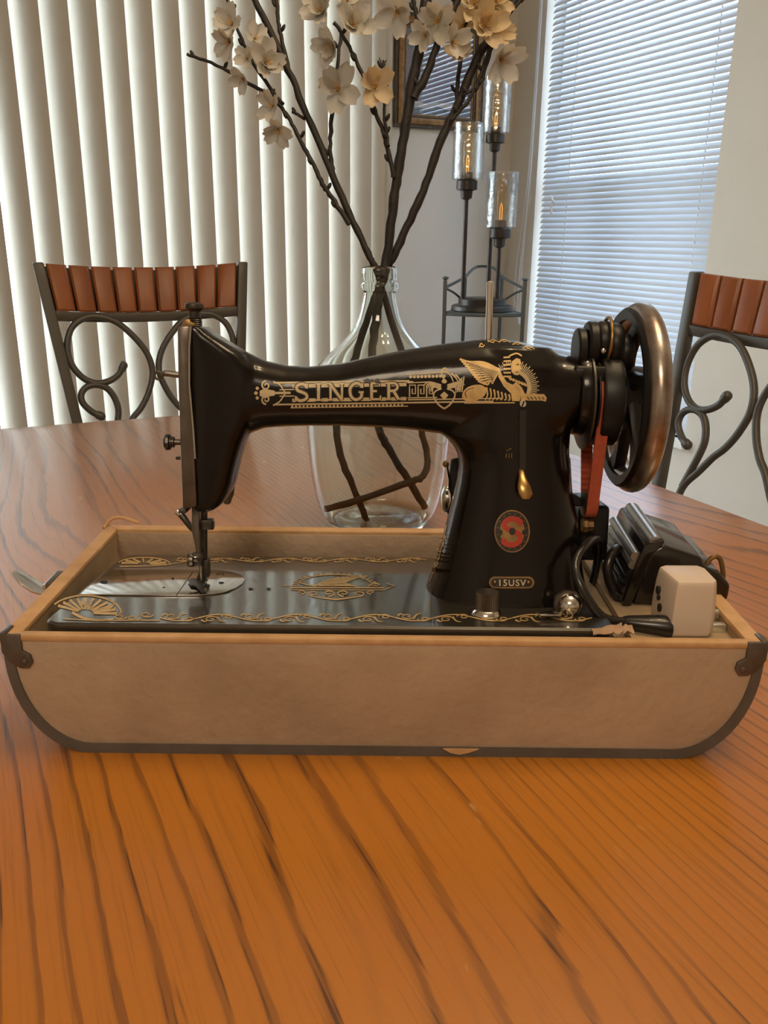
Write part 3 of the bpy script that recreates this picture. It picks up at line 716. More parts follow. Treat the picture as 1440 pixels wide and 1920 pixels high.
Lt = Print(on_body); letters(Lt, 5.2); Lt.build('maker_lettering', 'pale_gold_print', body, off=.0010)
# worn-off patch over the E
K3 = Print(on_body); random.seed(4)
for i in range(9): K3.disc(684+random.uniform(0, 28), 714+random.uniform(-2, 4), random.uniform(2.5, 4.5), random.uniform(2, 3), 9)
K3.build('worn_patch', 'black_print', body, off=.0013)
# top ornament near the spool pin
TO = Print(on_body)
TO.spiral(903, 647, 5, 1.1, 1.8, 0, 1, 1.0); TO.line([(898, 652), (902, 644)], 2)
for x, y in ((925, 640), (945, 640), (970, 645), (990, 652)): TO.spiral(x, y, 7, 1.2, 1.8, x, 1, .45); TO.line([(x-10, y+2), (x, y-2), (x+12, y+3)], 1.8, 1.2, 4)
TO.build('gold_top_print', 'gold_print', body)
# ornament on the left flank of the pillar
PO = Print(on_body)
for i in range(6): PO.spiral(831-i*3.3, 1005+i*13, 5.5, 1.2, 1.6, i, (-1)**i, 1.3)
PO.line([(838, 985), (828, 1030), (812, 1075), (806, 1090)], 1.6, 1.2, 5)
PO.build('gold_flank_print', 'gold_print', body)

# bed print -----------------------------------------------
BP = Print(on_bed, 9.0)
def border(x0_, x1_, y, n, amp, w, flip=1):
    L_ = (x1_-x0_)/n
    for i in range(n):
        x = x0_+i*L_; s_ = (-1)**i*flip
        BP.line([(x+L_*t, y+s_*amp*.75*sin(t*pi*1.0)) for t in [k/8 for k in range(9)]], w, w*.75)
        BP.spiral(x+L_*.30, y-s_*amp*.35, amp*1.7, 1.25, w*.8, 0, s_, .42); BP.spiral(x+L_*.72, y+s_*amp*.25, amp*1.5, 1.2, w*.8, pi, -s_, .42)
        BP.line([(x+L_*.45, y+s_*amp*.2), (x+L_*.55, y-s_*amp*.8), (x+L_*.68, y-s_*amp*.95)], w*1.6, .6, 4)
        BP.line([(x+L_*.05, y-s_*amp*.5), (x+L_*.14, y-s_*amp*.9), (x+L_*.22, y-s_*amp*.6)], w*1.5, .6, 4)
border(300, 1110, 1158, 11, 8, 2.4)
BP.build('gold_border_print', 'gold_print', bed); BP = Print(on_bed, 9.0)
border(330, 800, 1050, 8, 4.5, 1.6)
BP.build('gold_border_print', 'gold_print', bed); BP = Print(on_bed, 9.0)
# corner fans
def fan(cx0, cy0, R, n, a0_, a1_, ys, w):
    for i in range(n):
        an = radians(a0_+(a1_-a0_)*i/(n-1)); BP.line([(cx0+R*.25*cos(an), cy0+R*.25*ys*sin(an)), (cx0+R*.95*cos(an), cy0+R*.95*ys*sin(an))], w, w*1.7)
    BP.line([(cx0+R*1.08*cos(radians(a0_+(a1_-a0_)*i/24)), cy0+R*1.08*ys*sin(radians(a0_+(a1_-a0_)*i/24))) for i in range(25)], w*.9)
fan(160, 1150, 62, 11, -150, 0, .50, 3.2)
BP.line([(135, 1148), (160, 1160), (190, 1163), (212, 1160)], 6, 2, 4); BP.line([(150, 1128), (175, 1142), (205, 1140), (215, 1132)], 5, 2, 4)
for q in ((225, 1156), (250, 1158), (275, 1152)): BP.spiral(q[0], q[1], 13, 1.3, 2.2, 0, 1, .42)
BP.line([(118, 1160), (170, 1163), (300, 1163)], 1.8)
BP.build('gold_corner_print', 'gold_print', bed); BP = Print(on_bed, 9.0)
fan(270, 1057, 45, 8, -170, 10, .24, 2.2); BP.line([(225, 1062), (300, 1060), (350, 1052)], 2.2, 1.2, 4)
BP.build('gold_corner_print', 'gold_print', bed); BP = Print(on_bed, 9.0)
# central medallion
for i in range(22):
    an = pi+pi*i/21; BP.line([(628+72*cos(an), 1098+22*sin(an)), (628+80*cos(an), 1098+25*sin(an))], 1.6)
BP.line([(628+70*cos(pi+pi*i/24), 1098+21*sin(pi+pi*i/24)) for i in range(25)], 1.8)
BP.line([(545, 1102), (720, 1102)], 2.2); BP.line([(528, 1098), (545, 1098), (545, 1106), (720, 1106), (740, 1098), (725, 1094)], 1.6)
for i in range(7): BP.line([(590+i*8, 1099-i*.6), (610+i*10, 1089-i*1.0), (636+i*9, 1082-i*.4)], 3.4, 1.4, 3)
BP.poly([(600, 1099), (610, 1094), (650, 1093), (668, 1099)]); BP.line([(560, 1092), (575, 1096), (590, 1099)], 2.4); BP.line([(690, 1099), (702, 1092), (712, 1096)], 2.4)
for s_ in (-1, 1):
    BP.spiral(630+s_*14, 1112, 13, 1.2, 2.6, pi/2, s_, .45); BP.spiral(630+s_*42, 1113, 12, 1.2, 2.2, pi/2, -s_, .42); BP.spiral(630+s_*66, 1110, 9, 1.1, 2.0, pi/2, s_, .42)
    BP.line([(630, 1124), (630+s_*25, 1121), (630+s_*48, 1118)], 3.4, 1.2, 4)
BP.build('gold_medallion_print', 'gold_print', bed)
HB = Print(on_bed)
for x, y in ((470, 1104), (504, 1104)): HB.disc(x, y, 4.2, 1.9)
HB.build('oil_hole', 'hole_dark', bed, off=.0004)
# ---- needle plate and slide plate let into the bed
npl = [(460, 1088), (455, 1096), (442, 1104), (425, 1111), (400, 1115.5), (372, 1117.5), (328, 1117.8), (150, 1116), (205, 1070), (372, 1070), (410, 1070.5), (435, 1074), (452, 1080)]
mb = MB(); mb.prism([mw(x, y, .0002) for x, y in npl], (0, 0, .0010)); pl_ = mb.build('needle_plate', 'plate_steel', sm_, bevel=.0003)
HB = Print(lambda x, y, off: mw(x, y, off)); HB.disc(195, 1091, 7.5, 3.2); HB.disc(415, 1092.5, 5, 2); HB.line([(405, 1076), (418, 1074.5), (420, 1078)], 1.2); HB.disc(307, 1101, 2.5, 1); HB.disc(324, 1084, 2.5, 1)
HB.line([(330, 1117), (362, 1071)], 1.0); HB.build('plate_holes', 'hole_dark', pl_, off=.0014)
# ---- face plate on the end of the head
fp = [(332, 612), (357, 610), (354, 650), (354, 720), (361, 800), (366, 880), (369, 951), (342, 955), (338, 850), (334, 730)]
mb = MB(); mb.prism([mp(x, y, .066) for x, y in fp], (0, .046, 0)); fpl = mb.build('face_plate', 'dull_steel', sm_, bevel=.0016)
mb = MB(); mb.tube([mp(x, y, .0655) for x, y in ((358, 612), (355, 650), (355, 720), (362, 800), (366, 860))], .0007, 6); mb.build('plate_edge_bead', 'chrome', fpl)
mb = MB(); a_, b_ = mp(345, 952, .07), mp(345, 957, .07); mb.box(mp(346, 955, .078), (.006, .016, .003)); mb.build('plate_lip', 'dark_steel', fpl, bevel=.0008)
# pressure screw on top of the head
c = mp(366, 616, .089)
mb = MB(); rib = []
hz = (mp(366, 568).z-c.z); r_ = (mp(383, 575).x-mp(347, 575).x)/2
prof_ = [(r_*.78, -.004)]
zz = -.004
for i in range(9): prof_ += [(r_*.70, zz+.0004), (r_*.78, zz+.0009)]; zz += .0013
prof_ += [(r_*.60, zz), (r_*.62, hz*.66), (r_*.72, hz*.70), (r_*.97, hz*.78), (r_, hz*.86), (r_*.96, hz*.95), (r_*.8, hz), (r_*.2, hz+.0006)]
mb.lathe(prof_, 24, c); mb.build('pressure_screw', 'dark_steel', sm_)
mb = MB(); mb.prism([mp(x, y, .082) for x, y in ((341, 612), (342, 604), (348, 598), (356, 598), (358, 604), (366, 606), (366, 613))], (0, .012, 0)); mb.build('top_cap', 'old_brass', sm_, bevel=.0006)
# take-up lever
mb = MB(); mb.tube(cr([mp(345, 704, .08), mp(325, 702, .08), (mp(312, 700, .08)), mp(303, 702, .08)], 5), [.0022]*13+[.0016]*3, 8); tk = mb.build('take_up_lever', 'dull_steel', sm_)
ce = mp(296.5, 704, .08); mb = MB(); mb.tube([ce+Vector((.0026*cos(q*pi/6), 0, .0026*sin(q*pi/6))) for q in range(12)], .0011, 6, closed=True); mb.build('eye', 'dull_steel', tk)
# tension knob on the face plate
c = mp(334, 829, .089); ax_ = (mp(307, 828, .089)-c)
def xl(prof, c, n=20): return MB().lathe([(r, -h) for r, h in prof], n, c, 'X')
L_ = -ax_.x
xl([(.0022, -.002), (.0022, L_*.25), (.0042, L_*.27), (.0042, L_*.33), (.0030, L_*.35), (.0030, L_*.42), (.0045, L_*.44), (.0045, L_*.52)], c).build('tension_stud', 'dull_steel', sm_)
xl([(.0052, L_*.52), (.0060, L_*.58), (.0062, L_*.78), (.0050, L_*.92), (.003, L_)], c, 10).build('tension_knob', 'dark_steel', sm_, angle=20)
mb = MB(); mb.tube([mp(338, 859, .08), mp(330, 859, .08)], .0012, 7); mb.build('thread_guide', 'dark_steel', sm_)
# presser bar, needle bar and what hangs from them
def vbar(x0_, x1_, y0_, y1_, v_, n_, m_, nseg=14):
    p0, p1 = mp((x0_+x1_)/2, y0_, v_), mp((x0_+x1_)/2, y1_, v_); r = abs(mp(x1_, y0_, v_).x-mp(x0_, y0_, v_).x)/2
    mb = MB(); mb.tube([p0, p0+(p1-p0)*.5, p1], r, nseg); return mb.build(n_, m_, sm_)
pb = vbar(376, 389, 940, 1062, .094, 'presser_bar', 'dark_steel')
mb = MB(); mb.prism([mp(x, y, .082) for x, y in ((359, 948), (372, 948), (374, 1030), (378, 1048), (371, 1050), (365, 1022), (359, 995))], (0, .006, 0)); mb.build('needle_bar', 'dull_steel', sm_, bevel=.0007)
mb = MB(); mb.tube([mp(376, 1040, .084), mp(377, 1078, .084), mp(377, 1092, .084)], [.0009, .0008, .0003], 8); mb.build('needle', 'chrome', sm_)
mb = MB(); mb.box(mp(386, 982, .092), (.0105, .010, .0075)); pcx = mb.build('presser_bar_clamp', 'dark_steel', sm_, bevel=.0008)
p0 = mp(389, 984, .092); xl2 = MB().lathe([(.0022, 0), (.0022, .001), (.0036, .0012), (.0038, .0042), (.003, .0050)], 14, p0, 'X'); xl2.build('clamp_screw', 'dark_steel', pcx)
# presser lifter lever behind the head
mb = MB(); mb.tube([mp(366, 996, .100), mp(357, 988, .104), mp(347, 974, .108), mp(339, 963, .110)], [.0022, .0022, .0026, .0030], 10); lf = mb.build('presser_lifter', 'dark_steel', sm_)
mb = MB(); mb.tube([mp(340.5, 965, .110), mp(334, 958, .111)], .0032, 12); mb.build('lifter_tip', 'chrome', lf)
# needle clamp with thumb screw
mb = MB(); mb.box(mp(371, 1048, .084), (.007, .007, .010)); nc = mb.build('needle_clamp', 'dark_steel', sm_, bevel=.0007)
p0 = mp(366, 1050, .082); MB().lathe([(.0018, .002), (.0018, -.001), (.0052, -.0012), (.0055, -.0032), (.0050, -.0052)], 16, p0, 'X').build('thumb_screw', 'dull_steel', nc)
mb = MB(); mb.tube(cr([mp(356, 1040, .078), mp(364, 1044, .074), mp(376, 1042, .078)], 4), .0007, 6); mb.build('thread_hook', 'chrome', nc)
# presser foot
c = mw(377, 1098, 0)
mb = MB(); mb.box(mp(384, 1062, .092)+Vector((0, 0, -.001)), (.0075, .009, .014)); mb.build('foot_shank', 'dark_steel', sm_, bevel=.001)
fo = [(352, 1090), (362, 1087), (371, 1089), (380, 1079), (390, 1071), (391, 1080), (384, 1096), (378, 1098), (386, 1112), (380, 1115), (368, 1102), (358, 1100)]
mb = MB(); mb.prism([mw(x, y, .0022) for x, y in fo], (0, 0, .0016)); mb.build('presser_foot', 'dark_steel', sm_, bevel=.0005)
mb = MB(); mb.prism([mp(x, y, .088) for x, y in ((374, 1068), (382, 1064), (388, 1070), (388, 1090), (372, 1096), (368, 1086))], (0, .004, 0)); mb.build('foot_hinge', 'dark_steel', sm_, bevel=.0006)
mb = MB(); mb.box(mw(376, 1094, .0012)+Vector((0, 0, .0003)), (.007, .016, .0010)); mb.build('feed_dog', 'dull_steel', pl_)
# finger lever peeping from behind the head
mb = MB(); pp = [mp(x, y, .105) for x, y in ((434, 905), (431, 925), (426, 938))]; mb.tube(pp, [.0030, .0034, .0030], 10); mb.ball(pp[-1], .0034, 10, 6); mb.build('finger_lever', 'dull_steel', sm_)
# spool pin
p0, p1 = mp(916, 640, .10), mp(919, 527, .10)
mb = MB(); mb.tube([p0, p1-Vector((0, 0, .001)), p1], [.0026, .0026, .0014], 14); mb.build('spool_pin', 'chrome', sm_)
# small slotted screw under the sphinx
def stud(px, py, r, h, n_, m_, parent, slot=True):
    p = on_body(px, py, 0); mb = MB(); mb.lathe([(r, .002), (r, -h*.5), (r*.8, -h), (r*.1, -h*1.05)], 16, p, 'Y'); o = mb.build(n_, m_, parent)
    if slot: mb = MB(); mb.box(p+Vector((0, -h*1.06, 0)), (r*.35, .0008, r*1.5), Matrix.Rotation(.3, 3, 'Y')); mb.build('screw_slot', 'hole_dark', o)
    return o
stud(980, 757, .0028, .0016, 'slotted_screw', 'chrome', sm_)
# stitch length plate with slot and lever
SPp = Print(on_body, 8)
SPp.poly([(936+42*cos(2*pi*k/28), 818+60*sin(2*pi*k/28)) for k in range(28)]); SPp.build('stitch_plate', 'black_japan', body, off=.0006)
SL = Print(on_body, 6); SL.poly([(973, 768), (986, 768), (985, 880), (973, 880)]); SL.build('lever_slot', 'hole_dark', body, off=.0016)
MKp = Print(on_body, 3); MKp.line([(949, 845), (958, 840)], 1.6); 
for i in range(3): MKp.line([(949+i*5, 850), (949+i*5, 858)], 1.6)
MKp.build('stitch_marks', 'old_brass', body, off=.0016)
pa_ = on_body(978, 885, 0)
mb = MB(); pp = [on_body(978, 872, -.004), on_body(977, 893, .006), on_body(978, 908, .010), on_body(980, 924, .011)]; pp.append(on_body(980.5, 933, .0112))
mb.sections([[p+Vector((w*cos(t), d*sin(t), 0)) for t in [2*pi*k/12 for k in range(12)]] for p, w, d in zip(pp, (.0014, .0026, .0044, .0050, .0026), (.0014, .0016, .0018, .0018, .001))]); mb.build('stitch_lever', 'brass', sm_, angle=60)
# badge
def badge_ring(px, py, rx, ry, n=36): return [(px+rx*cos(2*pi*k/n), py+ry*sin(2*pi*k/n)) for k in range(n)]
def plate(pts, n_, m_, off, th, parent):
    top = [on_body(x, y, off+th) for x, y in pts]; bot = [on_body(x, y, off-.001) for x, y in pts]; n = len(pts)
    mb = MB(); mb.add(top+bot, [tuple(range(n))]+[(i, n+i, n+(i+1) % n, (i+1) % n) for i in range(n)]); return mb.build(n_, m_, parent, angle=30)
bd = plate(badge_ring(960, 996, 33, 40), 'maker_badge', 'old_brass', .0, .0010, sm_)
BPn = Print(on_body, 6); BPn.poly(badge_ring(960, 996, 30.5, 37.5)); BPn.build('badge_field', 'black_print', bd, off=.0014)
BG = Print(on_body, 4)
BG.poly(badge_ring(960, 996, 23, 29)); 
for k in range(16): an = 2*pi*k/16+.2; BG.disc(960+26.5*cos(an), 996+33*sin(an), 1.2, None, 6)
BG.build('badge_gilding', 'old_brass', bd, off=.0017)
BS = Print(on_body, 4); BS.line([(975, 983), (970, 974), (956, 973), (946, 980), (949, 990), (962, 996), (973, 1002), (974, 1013), (964, 1021), (950, 1020), (944, 1011)], 9.5, 9.5, 5); BS.line([(977, 974), (977, 986)], 4); BS.line([(942, 1008), (942, 1021)], 4); BS.build('badge_red_letter', 'red_enamel', bd, off=.0020)
BK = Print(on_body, 4); BK.disc(960, 996, 6, 7); BK.disc(938, 998, 4.5, 5); BK.disc(982, 998, 4.5, 5); BK.build('badge_centre', 'black_print', bd, off=.0023)
# model plate
def rr_px(x0_, x1_, y0_, y1_, r, n=6):
    return [(x, y) for x, y in rrect(x0_, x1_, y0_, y1_, r, n)]
mdp = plate(rr_px(917, 1001, 1081, 1103, 10.9), 'model_plate', 'old_brass', 0, .0009, sm_)
MPf = Print(on_body, 6); MPf.poly(rr_px(920.5, 997.5, 1084, 1100, 7.9)); MPf.build('plate_field', 'black_print', mdp, off=.0013)
fc = bpy.data.curves.new('plate_text', 'FONT'); fc.body = '15USV'; fc.size = 17; fc.align_x = 'CENTER'; fc.offset = .25; fc.space_character = 1.15; fc.resolution_u = 3
fo_ = bpy.data.objects.new('plate_text', fc); COL.objects.link(fo_); dg = bpy.context.evaluated_depsgraph_get(); fm = bpy.data.meshes.new_from_object(fo_.evaluated_get(dg)); bpy.data.objects.remove(fo_)
mb = MB(); mb.v = [on_body(959+v.co.x, 1098.2-v.co.y, .0016) for v in fm.vertices]; mb.f = [tuple(p.vertices) for p in fm.polygons]; mb.build('plate_number', 'pale_gold_print', mdp, weld=False)
for x in (928, 990):
    p = on_body(x, 1092, .0013); mb = MB(); mb.ball(p, .0015, 10, 6); mb.build('plate_pin', 'old_brass', mdp)
# feed-drop knob on the bed
c = mw(912, 1150, 0.0)
mb = MB(); mb.lathe([(.0105, -.0005), (.0102, .001), (.0088, .003), (.0080, .0036)], 28, c); kn = mb.build('drop_feed_knob', 'chrome', sm_)
prof_n = 36; mb = MB(); secs = []
for h in (.0036, .0045, .0150, .0160): 
    secs.append([c+Vector(((.0081 if k % 2 else .0076)*cos(2*pi*k/72), (.0081 if k % 2 else .0076)*sin(2*pi*k/72), h)) for k in range(72)])
mb.sections(secs); mb.build('knurled_knob', 'dull_steel', kn, angle=20)
# bed lock: chrome ball with tongue
c = mw(1067, 1150, 0)+Vector((0, 0, .0065)); mb = MB(); mb.ball(c, .0088, 20, 12, (1, 1, .95)); bl = mb.build('bed_lock_ball', 'chrome', sm_)
mb = MB(); mb.lathe([(.0098, .004), (.0104, .002), (.0098, 0)], 20, c+Vector((-.001, 0, 0)), 'Y'); mb.build('ball_collar', 'dull_steel', bl)
mb = MB(); mb.prism([mw(x, y, .0025) for x, y in ((1004, 1152), (1015, 1156), (1052, 1156), (1056, 1148), (1030, 1149))], (0, 0, .0014)); mb.build('tongue', 'chrome', bl, bevel=.0004)
# bobbin-winder thread tension behind the pillar (seen through the arch)
mb = MB(); mb.prism([mp(x, y, .135) for x, y in ((846, 862), (862, 858), (875, 870), (875, 990), (842, 1000), (838, 930))], (0, .006, 0)); bwp = mb.build('rear_bracket', 'wheel_black', sm_, bevel=.001)
mb = MB(); mb.ball(mp(836, 935, .132), .011, 14, 8, (.45, 1, 1)); mb.build('rear_disc', 'chrome', bwp)
mb = MB(); mb.tube([mp(836, 872, .13), mp(841, 900, .13), mp(838, 962, .13)], .0016, 8); mb.build('rear_rod', 'chrome', bwp)
mb = MB(); mb.ball(mp(836, 870, .13), .0028, 10, 6); mb.build('rear_knob', 'old_brass', bwp)

# ---- balance wheel, hub, pulley
wt, wb = mp(1207, 566, .089), mp(1184, 921, .089)
WC = (wt+wb)/2; RWH = abs(wt.z-wb.z)/2; UWH = mu(1207, 566, WC.x).x
WC = Vector((mp(1196, 742, .089).x-.003, .089, WC.z))
whl = MB(); tr = .0088
prof_w = []
for i in range(20):
    an = 2*pi*i/20; prof_w.append((RWH-tr+tr*cos(an)*1.0, tr*sin(an)*.92))
n = 64; vs = []; fs = []
for i, (r, h) in enumerate(prof_w):
    for k in range(n):
        an = 2*pi*k/n; vs.append(WC+Vector((h, r*cos(an), r*sin(an))))
for i in range(20):
    for k in range(n):
        j = (i+1) % 20; k2 = (k+1) % n; fs.append((i*n+k, i*n+k2, j*n+k2, j*n+k))
whl.add(vs, fs); wr = whl.build('balance_wheel_rim', 'worn_rim', sm_, angle=60)
# inner black flange of the wheel
mb = MB()
mb.lathe([(RWH-.0125, -.0060), (RWH-.006, -.0070), (RWH-.004, -.005), (RWH-.010, .002), (RWH-.0125, .001), (RWH-.0125, -.0060)], 64, WC+Vector((-.004, 0, 0)), 'X', caps=False); mb.build('wheel_flange', 'wheel_black', wr)
for k in range(6):
    an0 = 2*pi*k/6+.35; secs = []
    for i in range(9):
        t = i/8; r = .020+t*(RWH-.034); an = an0+.55*t; hw = .0095-.0055*sin(pi*min(1, t*1.1)); th = .0042
        c_ = WC+Vector((-.006+.002*t, r*cos(an), r*sin(an))); ta = Vector((0, -sin(an), cos(an)))
        secs.append([c_+ta*hw*x+Vector((th*y, 0, 0)) for x, y in ((-1, -.5), (-.8, -1), (.8, -1), (1, -.5), (1, .5), (.8, 1), (-.8, 1), (-1, .5))])
    mb = MB(); mb.sections(secs); mb.build('wheel_spoke', 'wheel_black', wr, angle=50)
X0 = mp(1076, 730, .089).x
mb = MB(); mb.lathe([(.0240, 0), (.0245, .004), (.0225, .006), (.0225, .018), (.0270, .020), (.0280, .026), (.0240, .030), (.0235, WC.x-X0+.004), (.018, WC.x-X0+.012), (.010, WC.x-X0+.014)], 36, (X0, .089, WC.z), 'X'); mb.build('wheel_hub', 'wheel_black', sm_)
PU = X0+.0165; RP = .0300
mb = MB(); mb.lathe([(.020, -.002), (.0335, -.0015), (.0345, 0), (.0345, .012), (.0330, .0135), (.020, .014)], 48, (PU, .089, WC.z), 'X'); mb.build('belt_guard', 'wheel_black', sm_)
mb = MB(); mb.lathe([(.010, -.011), (.034, -.0105), (.0365, -.0095), (.0365, -.008), (.030, -.0075)], 40, (PU, .089, WC.z-.001), 'X'); mb.build('guard_disc', 'dark_steel', sm_)
mb = MB(); mb.lathe([(.014, PU-.0055), (RP+.001, PU-.0048), (RP+.0015, PU-.0036), (RP-.004, PU-.002), (RP-.004, PU+.002), (RP+.0015, PU+.0036), (RP+.001, PU+.0048), (.014, PU+.0055)], 48, (0, .089, WC.z), 'X'); mb.build('belt_pulley', 'wheel_black', sm_)
# ---- motor low behind the pillar with pulley, and the cogged belt
mc = mp(1090, 944, .089); ZM = mc.z; RM = .0078
mb = MB(); mb.lathe([(.003, PU-.006), (RM+.002, PU-.005), (RM, PU-.002), (RM, PU+.002), (RM+.002, PU+.005), (.003, PU+.006)], 20, (0, .089, ZM), 'X'); mb.build('motor_pulley', 'dark_steel', sm_)
# loop: tangent belt round two pulleys in the plane u = PU
R1, R2, dz = RP-.003, RM+.0008, WC.z-ZM
al = math.asin((R1-R2)/dz); loop = []
for i in range(25):
    an = -al+(pi+2*al)*i/24; loop.append(Vector((0, R1*cos(an), WC.z+R1*sin(an))))
for i in range(13):
    an = pi+al+(pi-2*al)*i/12; loop.append(Vector((0, R2*cos(an), ZM+R2*sin(an))))
ext = []; n = len(loop)
for i in range(n):
    a_, b_ = loop[i], loop[(i+1) % n]; m_ = max(1, int((b_-a_).length/.0022))
    for j in range(m_): ext.append(a_+(b_-a_)*j/m_)
vs = []; fs = []; n = len(ext); hwid = .0042
for i, p in enumerate(ext):
    t = (ext[(i+1) % n]-ext[i-1]).normalized(); nr = Vector((0, t.z, -t.y))      # outward
    hgt = .0016 if i % 2 else -.0002
    for x, o_ in ((-hwid, -hgt), (hwid, -hgt), (hwid, .0018), (-hwid, .0018)): vs.append(p+Vector((PU+x, .089, 0))+nr*o_)
for i in range(n):
    j = (i+1) % n
    for k in range(4): fs.append((i*4+k, i*4+(k+1) % 4, j*4+(k+1) % 4, j*4+k))
MB().add(vs, fs).build('drive_belt', 'belt_red', sm_, angle=25)
# motor housing
m0, m1 = mp(1084, 946, .10), mp(1136, 1050, .10)
mb = MB(); mb.box(((m0.x+m1.x)/2, .125, (m0.z+m1.z)/2), (m1.x-m0.x, .06, m0.z-m1.z)); mt = mb.build('motor_housing', 'wheel_black', sm_, bevel=.004, bseg=3)
cN = mp(1091, 985, .09); MB().lathe([(.0055, 0), (.0062, .001), (.0062, .0035), (.0052, .004), (.0050, .0045), (.0050, .008), (.003, .0085)], 8, cN, 'X').build('brass_nut', 'old_brass', mt, angle=20)
mb = MB(); mb.prism([mp(x, y, .085) for x, y in ((1064, 858), (1070, 858), (1074, 925), (1094, 938), (1094, 950), (1066, 950))], (0, .02, 0)); mb.build('motor_bracket', 'wheel_black', mt, bevel=.001)
# ---- bobbin winder above the hub: discs on a spindle parallel to the shaft
WV = .083
def wdisc(px, py, rad_px, hw_, n_, m_, parent=sm_, n=28, rnd=.6):
    c = mp(px, py, WV); r = rad_px*(mp(px, py-50, WV).z-mp(px, py+50, WV).z)/100
    mb = MB(); mb.lathe([(r*.3, -hw_), (r*.92, -hw_), (r, -hw_*rnd), (r, hw_*rnd), (r*.92, hw_), (r*.3, hw_)], n, c, 'X'); return mb.build(n_, m_, parent)
wdisc(1087, 656, 41, .0034, 'winder_disc', 'wheel_black')
wdisc(1108, 646, 44, .0040, 'winder_disc', 'wheel_black')
wdisc(1131, 642, 40, .0052, 'winder_drum', 'wheel_black')
wdisc(1150, 648, 42, .0046, 'winder_drum', 'wheel_black')
wdisc(1170, 662, 36, .0046, 'winder_tyre', 'wheel_black')
c0, c1 = mp(1080, 655, WV), mp(1185, 660, WV); mb = MB(); mb.tube([c0, c1], .0035, 12); mb.build('winder_spindle', 'dull_steel', sm_)
cc = mp(1143, 632, WV-.012); rr_ = .0145
mb = MB(); mb.tube([Vector((c0.x+(cc.x-c0.x)+.001*sin(q), WV-.017*cos(q)-.002, mp(1140, 640, WV).z+.0165*sin(q))) for q in [radians(-55+i*12) for i in range(16)]], .0013, 8); mb.build('winder_spring', 'old_brass', sm_)
mb = MB(); mb.ball(mp(1131, 658, .064), .0021, 10, 6); mb.build('winder_screw', 'chrome', sm_)
p0, p1 = mp(1074, 684, .066), mp(1168, 720, .066)
mb = MB(); mb.box(((p0.x+p1.x)/2, .078, (p0.z+p1.z)/2), (p1.x-p0.x, .030, p0.z-p1.z)); mb.build('winder_bracket', 'wheel_black', sm_, bevel=.004, bseg=3)
mb = MB(); mb.lathe([(.0305, 0), (.0315, .002), (.0315, .008), (.0290, .010)], 32, (X0-.0005, .089, WC.z+.004), 'X'); mb.build('end_collar', 'black_japan', sm_)
# feet of the bed
for x in (.02, BW-.02):
    for y in (.02, BD-.02):
        pw_ = MM @ Vector((x, y, -BT)); gap = pw_.z-(T+.045)
        mb = MB(); mb.lathe([(.006, -gap+.0002), (.007, -.004), (.007, .001)], 12, (x, y, -BT)); mb.build('bed_foot', 'dark_steel', sm_)

# ================================================================== CASE COMPARTMENT: pedal, adapter, cords
TRZ = T+.078
# foot pedal standing on its side, ribbed tread facing the machine
ey = .578
pt = lambda px, py: aty(px, py, ey)
e0 = pt(1216, 1031); e1 = atz(1170, 962, e0.z); EV = e1-e0
pd = thing('foot_pedal', 'black ribbed metal foot pedal tipped on its side in the case', 'foot pedal', Matrix.Translation(Vector((e0.x, ey, TRZ))))
def zclip(p): return Vector((p.x, p.y, max(p.z, TRZ+.0005)))
bodyp = [pt(*q) for q in ((1212, 1040), (1243, 1022), (1318, 1046), (1322, 1062), (1352, 1076), (1371, 1098), (1366, 1125), (1340, 1165), (1180, 1190))]
bodyp = [zclip(p) for p in bodyp]
mb = MB(); mb.prism(bodyp, EV*.94); mb.build('pedal_body', 'pedal_black', pd, world=True, bevel=.003, bseg=3)
# tread plate wrapped over the top edge
q0, q1, q2 = pt(1245, 1016), pt(1216, 1029), zclip(pt(1166, 1196))
nrm = Vector((0, 0, 0))
mb = MB(); th = Vector((-.0022, 0, .0012)); up_ = Vector((0.0, 0, .0022))
st = q1-Vector((.001, 0, 0)); secs = []
for o_ in (-.004, 0):
    pass
poly = [q0+up_, q1+up_*1.6+Vector((-.0035, 0, 0)), q1+Vector((-.0065, 0, -.006)), q2+Vector((-.003, 0, 0)), q2+Vector((.004, 0, 0)), q1+Vector((.002, 0, -.006)), q0-up_*.3]
mb.prism([p-EV*.02 for p in poly], EV*1.03); tp = mb.build('tread_plate', 'pedal_black', pd, world=True, bevel=.0014, bseg=2)
# ribs along the tread
dn = (q2-(q1+Vector((-.0065, 0, -.006))))
outn = Vector((-dn.z, 0, dn.x)).normalized(); outn = outn if outn.x < 0 else -outn
base = q1+Vector((-.0065, 0, -.006))
for i in range(6):
    c = base+dn*(.03+.17*i)+outn*.0008
    mb = MB(); mb.tube([c+EV*(.0+.02), c+EV*.5, c+EV*.98], .0046, 10, .8); mb.build('tread_rib', 'pedal_sheen' if i < 2 else 'pedal_black', tp, world=True)  # upper ribs coloured pale for the window glare, lower ones left black
    if i >= 2:
        mb = MB(); c2 = c+outn*.0024+dn.normalized()*-.001; mb.tube([c2+EV*.05, c2+EV*.95], .0011, 6); mb.build('rib_glint', 'pedal_sheen', tp, world=True)  # thin pale line painted as a glint along each black rib
mb = MB(); mb.tube([(q0+q1)*.5+up_*1.2+EV*.02, (q0+q1)*.5+up_*1.2+EV*.98], .0050, 12, .7); mb.build('tread_rib', 'pedal_sheen', tp, world=True)
